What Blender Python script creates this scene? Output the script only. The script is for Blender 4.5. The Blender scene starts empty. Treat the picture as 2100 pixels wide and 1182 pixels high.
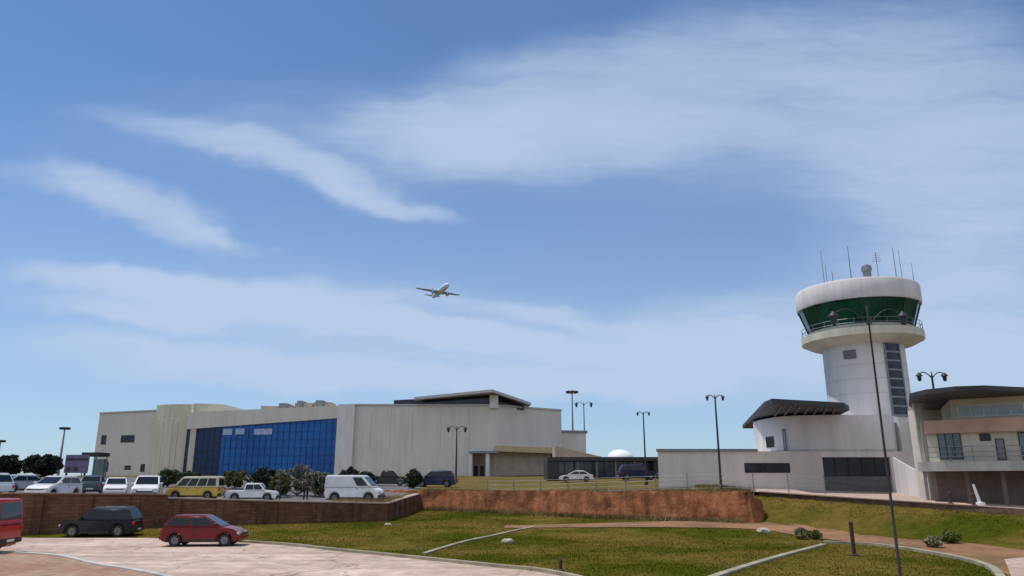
import bpy, bmesh, math, random
import numpy as np
from mathutils import Vector, Matrix, noise as mnoise
random.seed(7); np.random.seed(7)
R = math.radians
S = bpy.context.scene
C = S.collection

# ---------------------------------------------------------------- camera
W_PX, H_PX, F_PX = 2100.0, 1182.0, 1510.0
PITCH = R(14.6)
CAM_Z = 3.2
cam_d = bpy.data.cameras.new('camera'); cam = bpy.data.objects.new('camera', cam_d); C.objects.link(cam)
cam.location = (0, 0, CAM_Z); cam.rotation_euler = (R(90) + PITCH, 0, 0)
cam_d.sensor_width = 36.0; cam_d.lens = 36.0 * F_PX / W_PX
cam_d.clip_start = 0.1; cam_d.clip_end = 6000
S.camera = cam
S.render.resolution_x = 1024; S.render.resolution_y = 576

# ---------------------------------------------------------------- light
SUN_EL, SUN_AZ = R(70), R(-72)            # azimuth measured from +Y towards +X
sd = Vector((math.sin(SUN_AZ)*math.cos(SUN_EL), math.cos(SUN_AZ)*math.cos(SUN_EL), math.sin(SUN_EL)))
sun_d = bpy.data.lights.new('sun', 'SUN'); sun = bpy.data.objects.new('sun', sun_d); C.objects.link(sun)
sun_d.energy = 3.4; sun_d.angle = R(0.6); sun_d.color = (1.0, 0.95, 0.88)
sun.rotation_euler = (-sd).to_track_quat('-Z', 'Y').to_euler()
S.view_settings.view_transform = 'Standard'; S.view_settings.look = 'None'
S.view_settings.exposure = 0.0; S.view_settings.gamma = 1.0
S.view_settings.use_curve_mapping = False

# ---------------------------------------------------------------- pixel geometry helpers (turn a place in the photo into a point at its own distance)
def ray(px, py):
    x = (px - W_PX/2)/F_PX; y = (H_PX/2 - py)/F_PX
    return Vector((x, math.cos(PITCH) - y*math.sin(PITCH), math.sin(PITCH) + y*math.cos(PITCH)))
def P(px, py, Y):
    d = ray(px, py); t = Y/d.y
    return Vector((d.x*t, Y, CAM_Z + d.z*t))
def G(px, py, z=0.0):
    d = ray(px, py); t = (z - CAM_Z)/d.z
    return Vector((d.x*t, d.y*t, z))
def XY(px, py, Y):
    p = P(px, py, Y); return (p.x, p.y)

# ---------------------------------------------------------------- world: sky with thin streaky cloud
def build_world():
    w = bpy.data.worlds.new('World'); S.world = w; w.use_nodes = True
    nt = w.node_tree; N = nt.nodes; L = nt.links
    N.clear()
    out = N.new('ShaderNodeOutputWorld'); bg = N.new('ShaderNodeBackground'); L.new(bg.outputs[0], out.inputs[0])
    sky = N.new('ShaderNodeTexSky'); sky.sky_type = 'NISHITA'; sky.sun_disc = False
    sky.sun_elevation = SUN_EL; sky.sun_rotation = SUN_AZ
    sky.air_density = 1.0; sky.dust_density = 0.3; sky.ozone_density = 2.0; sky.altitude = 300
    bg.inputs['Strength'].default_value = 0.1
    tc = N.new('ShaderNodeTexCoord')
    sep = N.new('ShaderNodeSeparateXYZ'); L.new(tc.outputs['Generated'], sep.inputs[0])
    def m(op, a, b=None, c=None, clamp=False):
        n = N.new('ShaderNodeMath'); n.operation = op; n.use_clamp = clamp
        for i, v in enumerate((a, b, c)):
            if v is None: continue
            if isinstance(v, (int, float)): n.inputs[i].default_value = v
            else: L.new(v, n.inputs[i])
        return n.outputs[0]
    ay = m('MAXIMUM', m('ABSOLUTE', sep.outputs[1]), 0.05)
    gx = m('DIVIDE', sep.outputs[0], ay); gz = m('DIVIDE', sep.outputs[2], ay)
    comb = N.new('ShaderNodeCombineXYZ'); L.new(gx, comb.inputs[0]); L.new(gz, comb.inputs[1])
    def noise(vec, scale, detail, rough, dist=0.0):
        n = N.new('ShaderNodeTexNoise'); n.inputs['Scale'].default_value = scale
        n.inputs['Detail'].default_value = detail; n.inputs['Roughness'].default_value = rough
        n.inputs['Distortion'].default_value = dist; L.new(vec, n.inputs['Vector']); return n
    def vm(op, a, b):
        n = N.new('ShaderNodeVectorMath'); n.operation = op
        L.new(a, n.inputs[0])
        if isinstance(b, tuple): n.inputs[1].default_value = b
        else: L.new(b, n.inputs[1])
        return n
    wn = noise(comb.outputs[0], 3.2, 3, 0.55)
    off = vm('MULTIPLY', vm('SUBTRACT', wn.outputs['Color'], (0.5, 0.5, 0.5)).outputs[0], (0.16, 0.07, 0)).outputs[0]
    p = vm('ADD', comb.outputs[0], off).outputs[0]
    wn2 = noise(comb.outputs[0], 11.0, 4, 0.6)
    p = vm('ADD', p, vm('MULTIPLY', vm('SUBTRACT', wn2.outputs['Color'], (0.5, 0.5, 0.5)).outputs[0], (0.10, 0.03, 0)).outputs[0]).outputs[0]
    def streak(px, py, ang, la, lb, amp, hard=0.0):
        d = ray(px, py)
        mp = N.new('ShaderNodeMapping'); mp.vector_type = 'TEXTURE'
        mp.inputs['Location'].default_value = (d.x/d.y, d.z/d.y, 0)
        mp.inputs['Rotation'].default_value = (0, 0, R(-ang))
        mp.inputs['Scale'].default_value = (la/F_PX, lb/F_PX, 1)
        L.new(p, mp.inputs['Vector'])
        ln = N.new('ShaderNodeVectorMath'); ln.operation = 'LENGTH'; L.new(mp.outputs[0], ln.inputs[0])
        mr = N.new('ShaderNodeMapRange'); mr.interpolation_type = 'SMOOTHERSTEP'
        mr.inputs['From Min'].default_value = 1.22; mr.inputs['From Max'].default_value = hard
        mr.inputs['To Min'].default_value = 0; mr.inputs['To Max'].default_value = amp
        L.new(ln.outputs['Value'], mr.inputs['Value'])
        return mr.outputs[0]
    # px, py, tilt (clockwise), half length, half width, strength
    ST = [(1040, 275, -2, 480, 120, 0.9), (940, 310, 5, 260, 70, 0.55), (1050, 200, -10, 420, 120, 0.35), (1500, 150, -10, 800, 210, 0.65), (1980, 300, 4, 520, 330, 0.7),
          (1450, 260, 2, 420, 70, 0.4), (600, 345, 20, 340, 58, 0.78), (400, 280, 12, 280, 50, 0.35), (760, 415, 16, 220, 26, 0.45), (300, 425, 24, 280, 56, 0.64), (440, 480, 20, 170, 20, 0.4), (140, 385, 14, 200, 50, 0.25),
          (480, 590, 6, 460, 32, 0.5), (640, 640, 8, 480, 42, 0.65), (300, 640, 6, 320, 34, 0.4), (250, 575, 4, 340, 40, 0.45), (1000, 690, 7, 420, 36, 0.6), (1080, 640, 8, 300, 24, 0.4),
          (1560, 690, -3, 460, 110, 0.5), (1950, 610, 0, 360, 210, 0.5), (760, 770, 3, 800, 46, 0.45), (1300, 770, 0, 520, 60, 0.35), (300, 710, 4, 420, 40, 0.35), (1950, 760, 0, 420, 100, 0.4), (800, 280, 3, 800, 160, 0.16), (650, 640, 5, 950, 110, 0.2), (1700, 260, 0, 800, 260, 0.18), (1100, 740, 0, 1500, 110, 0.2)]
    tot = None
    for s in ST:
        v = streak(*s); tot = v if tot is None else m('ADD', tot, v)
    # streaky fibre texture drawn out along the wind
    mp = N.new('ShaderNodeMapping'); mp.inputs['Rotation'].default_value = (0, 0, R(9)); mp.inputs['Scale'].default_value = (0.9, 6.0, 1)
    L.new(p, mp.inputs['Vector'])
    f1 = noise(mp.outputs[0], 2.6, 8, 0.6, 0.4); f2 = noise(mp.outputs[0], 9.0, 6, 0.6, 0.2)
    fib = m('ADD', m('MULTIPLY', f1.outputs['Fac'], 0.8), m('MULTIPLY', f2.outputs['Fac'], 0.42))
    fmr = N.new('ShaderNodeMapRange'); fmr.inputs['From Min'].default_value = 0.3; fmr.inputs['From Max'].default_value = 0.75
    fmr.inputs['To Min'].default_value = 0.28; fmr.inputs['To Max'].default_value = 1.25
    L.new(fib, fmr.inputs['Value'])
    fk = m('MINIMUM', m('MULTIPLY', tot, 2.2), 1.0)
    dens = m('MAXIMUM', m('ADD', m('MULTIPLY', tot, 0.60), m('MULTIPLY', m('SUBTRACT', fmr.outputs[0], 0.72), m('MULTIPLY', fk, 0.55))), 0.0)
    dens = m('ADD', dens, 0.035)
    dens = m('SUBTRACT', 1.0, m('POWER', 2.718, m('MULTIPLY', dens, -2.1)))       # soft saturation
    # low pale veil above the horizon
    veil = N.new('ShaderNodeMapRange'); veil.interpolation_type = 'SMOOTHSTEP'
    veil.inputs['From Min'].default_value = 0.66; veil.inputs['From Max'].default_value = 0.0
    veil.inputs['To Max'].default_value = 0.42; L.new(gz, veil.inputs['Value'])
    dens = m('ADD', dens, veil.outputs[0], clamp=True)
    mix = N.new('ShaderNodeMix'); mix.data_type = 'RGBA'
    L.new(m('MULTIPLY', dens, 0.92), mix.inputs['Factor'])
    tint = N.new('ShaderNodeMix'); tint.data_type = 'RGBA'; tint.blend_type = 'MULTIPLY'; tint.inputs['Factor'].default_value = 1.0
    L.new(sky.outputs[0], tint.inputs['A']); tint.inputs['B'].default_value = SKY_TINT
    L.new(tint.outputs['Result'], mix.inputs['A']); mix.inputs['B'].default_value = CLOUD
    # unseen half of the sky behind the viewer: bright cloud added to lift shaded facades
    back = N.new('ShaderNodeMapRange'); back.interpolation_type = 'SMOOTHSTEP'
    back.inputs['From Min'].default_value = -0.05; back.inputs['From Max'].default_value = -0.35; L.new(sep.outputs[1], back.inputs['Value'])
    bn = noise(tc.outputs['Generated'], 2.4, 7, 0.6, 0.3)
    br = N.new('ShaderNodeMapRange'); br.inputs['From Min'].default_value = 0.32; br.inputs['From Max'].default_value = 0.62; L.new(bn.outputs['Fac'], br.inputs['Value'])
    mix2 = N.new('ShaderNodeMix'); mix2.data_type = 'RGBA'; L.new(m('MULTIPLY', back.outputs[0], m('MULTIPLY_ADD', br.outputs[0], 0.6, 0.4)), mix2.inputs['Factor'])
    L.new(mix.outputs['Result'], mix2.inputs['A']); mix2.inputs['B'].default_value = CLOUD_BACK_FILL
    L.new(mix2.outputs['Result'], bg.inputs['Color'])
SKY_TINT = (0.68, 0.94, 1.20, 1); CLOUD = (5.0, 6.2, 8.1, 1); CLOUD_BACK_FILL = (6.6, 7.2, 8.2, 1)
build_world()

# ---------------------------------------------------------------- mesh builder
class MB:
    def __init__(s): s.v = []; s.f = []; s.m = []
    def add(s, vs, fs, mi=0):
        b = len(s.v); s.v += [tuple(v) for v in vs]; s.f += [tuple(i+b for i in f) for f in fs]; s.m += [mi]*len(fs)
        return s
    def box(s, x0, x1, y0, y1, z0, z1, mi=0):
        vs = [(x, y, z) for z in (z0, z1) for (x, y) in ((x0, y0), (x1, y0), (x1, y1), (x0, y1))]
        return s.hexa(vs, mi)
    def hexa(s, vs, mi=0):      # 4 bottom (ccw), 4 top
        return s.add(vs, [(3, 2, 1, 0), (4, 5, 6, 7), (0, 1, 5, 4), (1, 2, 6, 5), (2, 3, 7, 6), (3, 0, 4, 7)], mi)
    def prism(s, pts, z0, z1, mi=0):    # pts list of (x,y) ccw ; z0/z1 numbers or lists
        n = len(pts)
        zz0 = z0 if isinstance(z0, (list, tuple)) else [z0]*n; zz1 = z1 if isinstance(z1, (list, tuple)) else [z1]*n
        vs = [(p[0], p[1], z) for p, z in zip(pts, zz0)] + [(p[0], p[1], z) for p, z in zip(pts, zz1)]
        fs = [tuple(range(n-1, -1, -1)), tuple(range(n, 2*n))] + [(i, (i+1) % n, n+(i+1) % n, n+i) for i in range(n)]
        return s.add(vs, fs, mi)
    def tube(s, pts, rads, n=8, mi=0, cap=True):
        pts = [Vector(p) for p in pts]
        if not isinstance(rads, (list, tuple)): rads = [rads]*len(pts)
        b = []
        for i, p in enumerate(pts):
            t = (pts[min(i+1, len(pts)-1)] - pts[max(i-1, 0)]).normalized()
            u = t.cross(Vector((0.31, 0.93, 0.2))); 
            if u.length < 1e-3: u = t.cross(Vector((1, 0, 0)))
            u.normalize(); w = t.cross(u)
            for k in range(n):
                a = 2*math.pi*k/n; b.append(p + (u*math.cos(a) + w*math.sin(a))*rads[i])
        fs = []
        for i in range(len(pts)-1):
            for k in range(n):
                k2 = (k+1) % n; fs.append((i*n+k, i*n+k2, (i+1)*n+k2, (i+1)*n+k))
        if cap: fs.append(tuple(range(n-1, -1, -1))); fs.append(tuple((len(pts)-1)*n+k for k in range(n)))
        return s.add(b, fs, mi)
    def lathe(s, prof, n=24, c=(0, 0, 0), axis='z', mi=0, a0=0, a1=2*math.pi):
        full = abs(a1-a0-2*math.pi) < 1e-6; k_n = n if full else n+1
        vs = []
        for (r, h) in prof:
            for k in range(k_n):
                a = a0 + (a1-a0)*k/n
                p = (r*math.cos(a), r*math.sin(a), h)
                if axis == 'x': p = (h, p[0], p[1])
                if axis == 'y': p = (p[1], h, p[0])
                vs.append((p[0]+c[0], p[1]+c[1], p[2]+c[2]))
        fs = []
        for i in range(len(prof)-1):
            for k in range(n):
                k2 = (k+1) % k_n; fs.append((i*k_n+k, i*k_n+k2, (i+1)*k_n+k2, (i+1)*k_n+k))
        return s.add(vs, fs, mi)
    def build(s, name, mats, parent=None, smooth=None, bevel=0.0, loc=None):
        me = bpy.data.meshes.new(name); me.from_pydata(s.v, [], s.f); 
        if not isinstance(mats, (list, tuple)): mats = [mats]
        for mm in mats: me.materials.append(mm)
        if len(mats) > 1: me.polygons.foreach_set('material_index', s.m)
        bm = bmesh.new(); bm.from_mesh(me)
        bmesh.ops.recalc_face_normals(bm, faces=bm.faces)
        if bevel:
            bmesh.ops.remove_doubles(bm, verts=bm.verts, dist=1e-4)
            es = [e for e in bm.edges if len(e.link_faces) == 2 and e.calc_face_angle(0) > R(32)]
            bmesh.ops.bevel(bm, geom=es, offset=bevel, segments=3, affect='EDGES', clamp_overlap=True)
        bm.to_mesh(me); bm.free()
        if smooth is not None:
            me.polygons.foreach_set('use_smooth', [True]*len(me.polygons)); me.set_sharp_from_angle(angle=R(smooth))
        me.update()
        o = bpy.data.objects.new(name, me); C.objects.link(o)
        if parent: o.parent = parent
        if loc: o.location = loc
        return o

def tag(o, label=None, cat=None, group=None, kind=None):
    if label: o['label'] = label
    if cat: o['category'] = cat
    if group: o['group'] = group
    if kind: o['kind'] = kind
    return o
def thing(name, label, cat, loc=(0, 0, 0), rz=0, group=None):
    o = bpy.data.objects.new(name, None); o.empty_display_size = 0.3; C.objects.link(o)
    o.location = loc; o.rotation_euler = (0, 0, rz)
    return tag(o, label, cat, group)
def copy_tree(o, parent=None):
    c = o.copy(); C.objects.link(c); c.parent = parent
    for ch in list(o.children): copy_tree(ch, c)
    return c
def wparts(root):      # children modelled in world space: keep them where they are
    root_m = Matrix.Translation(root.location)
    for ch in root.children: ch.matrix_parent_inverse = root_m.inverted()

# ---------------------------------------------------------------- materials
MATS = {}
def mat(name, col, rough=0.8, var=0.12, scale=3.0, metal=0.0, bump=0.0, bscale=None, col2=None, coat=0.0, spec=0.5, detail=5, stretch=None, lo=0.35, hi=0.65, alpha=None, trans=0.0, streak=0.0):
    if name in MATS: return MATS[name]
    m = bpy.data.materials.new(name); m.use_nodes = True; nt = m.node_tree; N = nt.nodes; L = nt.links
    b = N['Principled BSDF']
    b.inputs['Roughness'].default_value = rough; b.inputs['Metallic'].default_value = metal
    b.inputs['Coat Weight'].default_value = coat; b.inputs['Specular IOR Level'].default_value = spec
    if trans: b.inputs['Transmission Weight'].default_value = trans
    tc = N.new('ShaderNodeTexCoord'); vec = tc.outputs['Object']
    if stretch:
        mp = N.new('ShaderNodeMapping'); mp.inputs['Scale'].default_value = stretch; L.new(vec, mp.inputs['Vector']); vec = mp.outputs[0]
    n = N.new('ShaderNodeTexNoise'); n.inputs['Scale'].default_value = scale; n.inputs['Detail'].default_value = detail; n.inputs['Roughness'].default_value = 0.6
    L.new(vec, n.inputs['Vector'])
    r = N.new('ShaderNodeValToRGB'); L.new(n.outputs['Fac'], r.inputs['Fac'])
    c1 = tuple(max(0, c*(1-var)) for c in col); c2 = col2 if col2 else tuple(min(1, c*(1+var)) for c in col)
    r.color_ramp.elements[0].position = lo; r.color_ramp.elements[1].position = hi
    r.color_ramp.elements[0].color = (*c1, 1); r.color_ramp.elements[1].color = (*c2, 1)
    colout = r.outputs['Color']
    if streak:      # rain streaks and grime running down the wall
        m3 = N.new('ShaderNodeMapping'); m3.inputs['Scale'].default_value = (1.3, 1.3, 0.07); L.new(tc.outputs['Object'], m3.inputs['Vector'])
        n3 = N.new('ShaderNodeTexNoise'); n3.inputs['Scale'].default_value = 1.0; n3.inputs['Detail'].default_value = 6; n3.inputs['Roughness'].default_value = .65; L.new(m3.outputs[0], n3.inputs['Vector'])
        q3 = N.new('ShaderNodeMapRange'); q3.inputs['From Min'].default_value = .32; q3.inputs['From Max'].default_value = .58; q3.inputs['To Min'].default_value = 1-streak; q3.inputs['To Max'].default_value = 1.03; L.new(n3.outputs['Fac'], q3.inputs['Value'])
        c3 = N.new('ShaderNodeCombineColor')
        for i in range(3): L.new(q3.outputs[0], c3.inputs[i])
        x3 = N.new('ShaderNodeMix'); x3.data_type = 'RGBA'; x3.blend_type = 'MULTIPLY'; x3.inputs['Factor'].default_value = 1; L.new(colout, x3.inputs['A']); L.new(c3.outputs[0], x3.inputs['B']); colout = x3.outputs['Result']
    L.new(colout, b.inputs['Base Color'])
    if bump:
        n2 = N.new('ShaderNodeTexNoise'); n2.inputs['Scale'].default_value = bscale or scale*4; n2.inputs['Detail'].default_value = 4
        L.new(vec, n2.inputs['Vector'])
        bp = N.new('ShaderNodeBump'); bp.inputs['Strength'].default_value = bump; bp.inputs['Distance'].default_value = 0.05
        L.new(n2.outputs['Fac'], bp.inputs['Height']); L.new(bp.outputs[0], b.inputs['Normal'])
    MATS[name] = m
    return m
def mat_two(name, base, patch, rough=0.9, s1=0.12, s2=1.5, lo=0.42, hi=0.6, bump=0.4, wear=None, pavers=None):
    """ground: a base colour broken by patches at a large scale and by speckle at a small one"""
    if name in MATS: return MATS[name]
    m = bpy.data.materials.new(name); m.use_nodes = True; nt = m.node_tree; N = nt.nodes; L = nt.links
    b = N['Principled BSDF']; b.inputs['Roughness'].default_value = rough; b.inputs['Specular IOR Level'].default_value = 0.0 if 'lawn' in name or 'dry' in name else 0.15
    tc = N.new('ShaderNodeTexCoord')
    def ns(sc, det, rg=0.6):
        n = N.new('ShaderNodeTexNoise'); n.inputs['Scale'].default_value = sc; n.inputs['Detail'].default_value = det; n.inputs['Roughness'].default_value = rg
        L.new(tc.outputs['Object'], n.inputs['Vector']); return n
    a = ns(s1, 8, 0.65); c = ns(s2, 6, 0.7)
    r = N.new('ShaderNodeValToRGB'); L.new(a.outputs['Fac'], r.inputs['Fac'])
    r.color_ramp.elements[0].position = lo; r.color_ramp.elements[1].position = hi
    r.color_ramp.elements[0].color = (*base, 1); r.color_ramp.elements[1].color = (*patch, 1)
    mr = N.new('ShaderNodeMapRange'); mr.inputs['From Min'].default_value = 0.3; mr.inputs['From Max'].default_value = 0.7
    mr.inputs['To Min'].default_value = 0.72; mr.inputs['To Max'].default_value = 1.25; L.new(c.outputs['Fac'], mr.inputs['Value'])
    mx = N.new('ShaderNodeMix'); mx.data_type = 'RGBA'; mx.blend_type = 'MULTIPLY'; mx.inputs['Factor'].default_value = 1
    L.new(r.outputs['Color'], mx.inputs['A'])
    cc = N.new('ShaderNodeCombineColor'); 
    for i in range(3): L.new(mr.outputs[0], cc.inputs[i])
    L.new(cc.outputs[0], mx.inputs['B']); L.new(mx.outputs['Result'], b.inputs['Base Color'])
    res = mx.outputs['Result']
    def mult(col, fac, lo_, hi_, t0, t1):
        q = N.new('ShaderNodeMapRange'); q.inputs['From Min'].default_value = lo_; q.inputs['From Max'].default_value = hi_; q.inputs['To Min'].default_value = t0; q.inputs['To Max'].default_value = t1
        L.new(fac, q.inputs['Value']); c_ = N.new('ShaderNodeCombineColor')
        for i in range(3): L.new(q.outputs[0], c_.inputs[i])
        x_ = N.new('ShaderNodeMix'); x_.data_type = 'RGBA'; x_.blend_type = 'MULTIPLY'; x_.inputs['Factor'].default_value = 1
        L.new(col, x_.inputs['A']); L.new(c_.outputs[0], x_.inputs['B']); return x_.outputs['Result']
    if wear is not None:       # tyre-worn streaks along the lane, cracks and oil spots
        mp = N.new('ShaderNodeMapping'); mp.inputs['Rotation'].default_value = (0, 0, R(wear)); mp.inputs['Scale'].default_value = (0.05, 1.1, 1); L.new(tc.outputs['Object'], mp.inputs['Vector'])
        st = N.new('ShaderNodeTexNoise'); st.inputs['Scale'].default_value = 1.0; st.inputs['Detail'].default_value = 4; L.new(mp.outputs[0], st.inputs['Vector'])
        res = mult(res, st.outputs['Fac'], .35, .6, .80, 1.06)
        vo = N.new('ShaderNodeTexVoronoi'); vo.feature = 'DISTANCE_TO_EDGE'; vo.inputs['Scale'].default_value = .22
        wv = ns(.8, 5); ad = N.new('ShaderNodeVectorMath'); ad.operation = 'MULTIPLY_ADD'; ad.inputs[1].default_value = (1.6, 1.6, 0); L.new(wv.outputs['Color'], ad.inputs[0]); L.new(tc.outputs['Object'], ad.inputs[2]); L.new(ad.outputs[0], vo.inputs['Vector'])
        res = mult(res, vo.outputs['Distance'], .0, .014, .55, 1.0)
        oi = ns(.55, 3); res = mult(res, oi.outputs['Fac'], .66, .74, 1.0, .70)
    if pavers is not None:
        mp = N.new('ShaderNodeMapping'); mp.inputs['Rotation'].default_value = (0, 0, R(pavers)); L.new(tc.outputs['Object'], mp.inputs['Vector'])
        bk = N.new('ShaderNodeTexBrick'); bk.inputs['Scale'].default_value = 1; bk.inputs['Brick Width'].default_value = .5; bk.inputs['Row Height'].default_value = .25; bk.inputs['Mortar Size'].default_value = .015
        bk.inputs['Color1'].default_value = (1, 1, 1, 1); bk.inputs['Color2'].default_value = (.82, .82, .82, 1); bk.inputs['Mortar'].default_value = (.5, .5, .5, 1); L.new(mp.outputs[0], bk.inputs['Vector'])
        x_ = N.new('ShaderNodeMix'); x_.data_type = 'RGBA'; x_.blend_type = 'MULTIPLY'; x_.inputs['Factor'].default_value = 1; L.new(res, x_.inputs['A']); L.new(bk.outputs['Color'], x_.inputs['B']); res = x_.outputs['Result']
    if res != mx.outputs['Result']: L.new(res, b.inputs['Base Color'])
    bp = N.new('ShaderNodeBump'); bp.inputs['Strength'].default_value = bump; bp.inputs['Distance'].default_value = 0.08
    L.new(c.outputs['Fac'], bp.inputs['Height']); L.new(bp.outputs[0], b.inputs['Normal'])
    MATS[name] = m; return m
def mat_brick(name, c1, c2, mortar, scale=1.0, bw=0.5, rh=0.25, rough=0.9, axis='xz'):
    if name in MATS: return MATS[name]
    m = bpy.data.materials.new(name); m.use_nodes = True; nt = m.node_tree; N = nt.nodes; L = nt.links
    b = N['Principled BSDF']; b.inputs['Roughness'].default_value = rough; b.inputs['Specular IOR Level'].default_value = 0.2
    tc = N.new('ShaderNodeTexCoord'); sp = N.new('ShaderNodeSeparateXYZ'); cb = N.new('ShaderNodeCombineXYZ')
    L.new(tc.outputs['Object'], sp.inputs[0]); L.new(sp.outputs[0], cb.inputs[0]); L.new(sp.outputs[2], cb.inputs[1])
    br = N.new('ShaderNodeTexBrick'); br.inputs['Scale'].default_value = scale
    br.inputs['Brick Width'].default_value = bw; br.inputs['Row Height'].default_value = rh; br.inputs['Mortar Size'].default_value = 0.012
    br.inputs['Color1'].default_value = (*c1, 1); br.inputs['Color2'].default_value = (*c2, 1); br.inputs['Mortar'].default_value = (*mortar, 1)
    L.new(cb.outputs[0], br.inputs['Vector'])
    n = N.new('ShaderNodeTexNoise'); n.inputs['Scale'].default_value = 0.8; n.inputs['Detail'].default_value = 8; n.inputs['Roughness'].default_value = 0.7
    mp = N.new('ShaderNodeMapping'); mp.inputs['Scale'].default_value = (1, 1, 0.45); L.new(tc.outputs['Object'], mp.inputs['Vector']); L.new(mp.outputs[0], n.inputs['Vector'])
    mr = N.new('ShaderNodeMapRange'); mr.inputs['From Min'].default_value = 0.3; mr.inputs['From Max'].default_value = 0.7
    mr.inputs['To Min'].default_value = 0.5; mr.inputs['To Max'].default_value = 1.35; L.new(n.outputs['Fac'], mr.inputs['Value'])
    cc = N.new('ShaderNodeCombineColor')
    for i in range(3): L.new(mr.outputs[0], cc.inputs[i])
    mx = N.new('ShaderNodeMix'); mx.data_type = 'RGBA'; mx.blend_type = 'MULTIPLY'; mx.inputs['Factor'].default_value = 1
    L.new(br.outputs['Color'], mx.inputs['A']); L.new(cc.outputs[0], mx.inputs['B']); L.new(mx.outputs['Result'], b.inputs['Base Color'])
    bp = N.new('ShaderNodeBump'); bp.inputs['Strength'].default_value = 0.6; bp.inputs['Distance'].default_value = 0.02
    L.new(br.outputs['Fac'], bp.inputs['Height']); bp.invert = True; L.new(bp.outputs[0], b.inputs['Normal'])
    MATS[name] = m; return m

M = dict(
    plaster=mat('grey_plaster', (0.63, 0.59, 0.55), 0.9, 0.06, 0.35, bump=0.1, bscale=6, streak=.07, stretch=(1, 1, 0.5)),
    cream=mat('cream_plaster', (0.62, 0.585, 0.48), 0.9, 0.08, 0.4, bump=0.1, bscale=6, streak=.12, stretch=(1, 1, 0.4)),
    white_pl=mat('white_plaster', (0.67, 0.64, 0.63), 0.9, 0.06, 0.6, bump=0.1, bscale=8, streak=.12, stretch=(1, 1, 0.4)),
    tan=mat('tan_plaster', (0.44, 0.36, 0.28), 0.9, 0.12, 0.6),
    ochre=mat('ochre_band', (0.55, 0.42, 0.24), 0.85, 0.10, 0.8),
    pink=mat('salmon_plaster', (0.54, 0.36, 0.29), 0.85, 0.15, 1.0),
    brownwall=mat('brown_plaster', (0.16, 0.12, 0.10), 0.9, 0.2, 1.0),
    slab=mat('pale_concrete', (0.48, 0.47, 0.43), 0.85, 0.15, 0.8, bump=0.15, streak=.2),
    conc=mat('concrete', (0.42, 0.40, 0.37), 0.9, 0.18, 1.2, bump=0.2),
    kerb=mat('kerb_concrete', (0.29, 0.255, 0.175), 0.9, 0.25, 1.2, bump=0.2),
    roofdark=mat('dark_roof_metal', (0.035, 0.035, 0.042), 0.6, 0.2, 0.8, metal=0.0),
    roofgrey=mat('grey_roof_metal', (0.46, 0.46, 0.46), 0.5, 0.1, 0.8, metal=0.0),
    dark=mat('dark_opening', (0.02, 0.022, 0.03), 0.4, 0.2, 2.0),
    glass=mat('window_glass', (0.010, 0.015, 0.030), 0.08, 0.3, 0.7, spec=0.4),
    glass_teal=mat('teal_glass', (0.05, 0.11, 0.13), 0.08, 0.3, 0.7, spec=0.8),
    glass_green=mat('green_cab_glass', (0.006, 0.062, 0.034), 0.12, 0.5, 0.5, spec=0.22),
    glass_pale=mat('pale_blue_glass', (0.28, 0.36, 0.42), 0.12, 0.2, 0.7, spec=0.6),
    steel=mat('grey_steel', (0.22, 0.23, 0.25), 0.45, 0.15, 2.0, metal=0.4),
    darksteel=mat('dark_steel', (0.035, 0.034, 0.036), 0.5, 0.2, 2.0, metal=0.0, spec=.3),
    white=mat('white_paint', (0.78, 0.78, 0.76), 0.5, 0.06, 2.0),
    rubber=mat('tyre_rubber', (0.018, 0.017, 0.017), 0.85, 0.2, 8.0),
    rim=mat('alloy_rim', (0.20, 0.20, 0.21), 0.4, 0.1, 4.0, metal=0.5),
    trim=mat('black_trim', (0.02, 0.02, 0.022), 0.6, 0.2, 5.0),
    cglass=mat('car_glass', (0.008, 0.010, 0.012), 0.04, 0.3, 1.0, spec=0.5),
    lamp=mat('headlamp_lens', (0.6, 0.62, 0.62), 0.1, 0.05, 3.0, spec=0.9),
    tail=mat('tail_lamp_lens', (0.45, 0.02, 0.02), 0.15, 0.1, 3.0, spec=0.8),
    plate=mat('number_plate', (0.7, 0.68, 0.55), 0.5, 0.05, 3.0),
    bark=mat('bark', (0.10, 0.075, 0.055), 0.95, 0.3, 5.0, bump=0.5),
    soil=mat_two('red_soil', (0.17, 0.105, 0.05), (0.31, 0.16, 0.09), s1=0.22, s2=2.2),
    rock=mat('pale_rock', (0.42, 0.37, 0.29), 0.95, 0.25, 2.5, bump=0.6),
    lawn=mat_two('lawn_ground', (0.052, 0.060, 0.006), (0.135, 0.096, 0.024), s1=0.13, s2=1.8, lo=0.42, hi=0.58),
    drygrass=mat_two('dry_terrace_ground', (0.11, 0.09, 0.03), (0.17, 0.12, 0.055), s1=0.2, s2=1.5),
    road=mat_two('pale_road', (0.44, 0.325, 0.26), (0.58, 0.445, 0.37), s1=0.2, s2=1.3, bump=0.15, wear=32),
    paver=mat_two('red_pavement', (0.36, 0.21, 0.145), (0.42, 0.28, 0.20), s1=0.2, s2=2.0, bump=0.2, pavers=32),
    fore=mat_two('pink_forecourt', (0.42, 0.30, 0.24), (0.46, 0.35, 0.29), s1=0.25, s2=2.0, bump=0.2),
)

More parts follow.
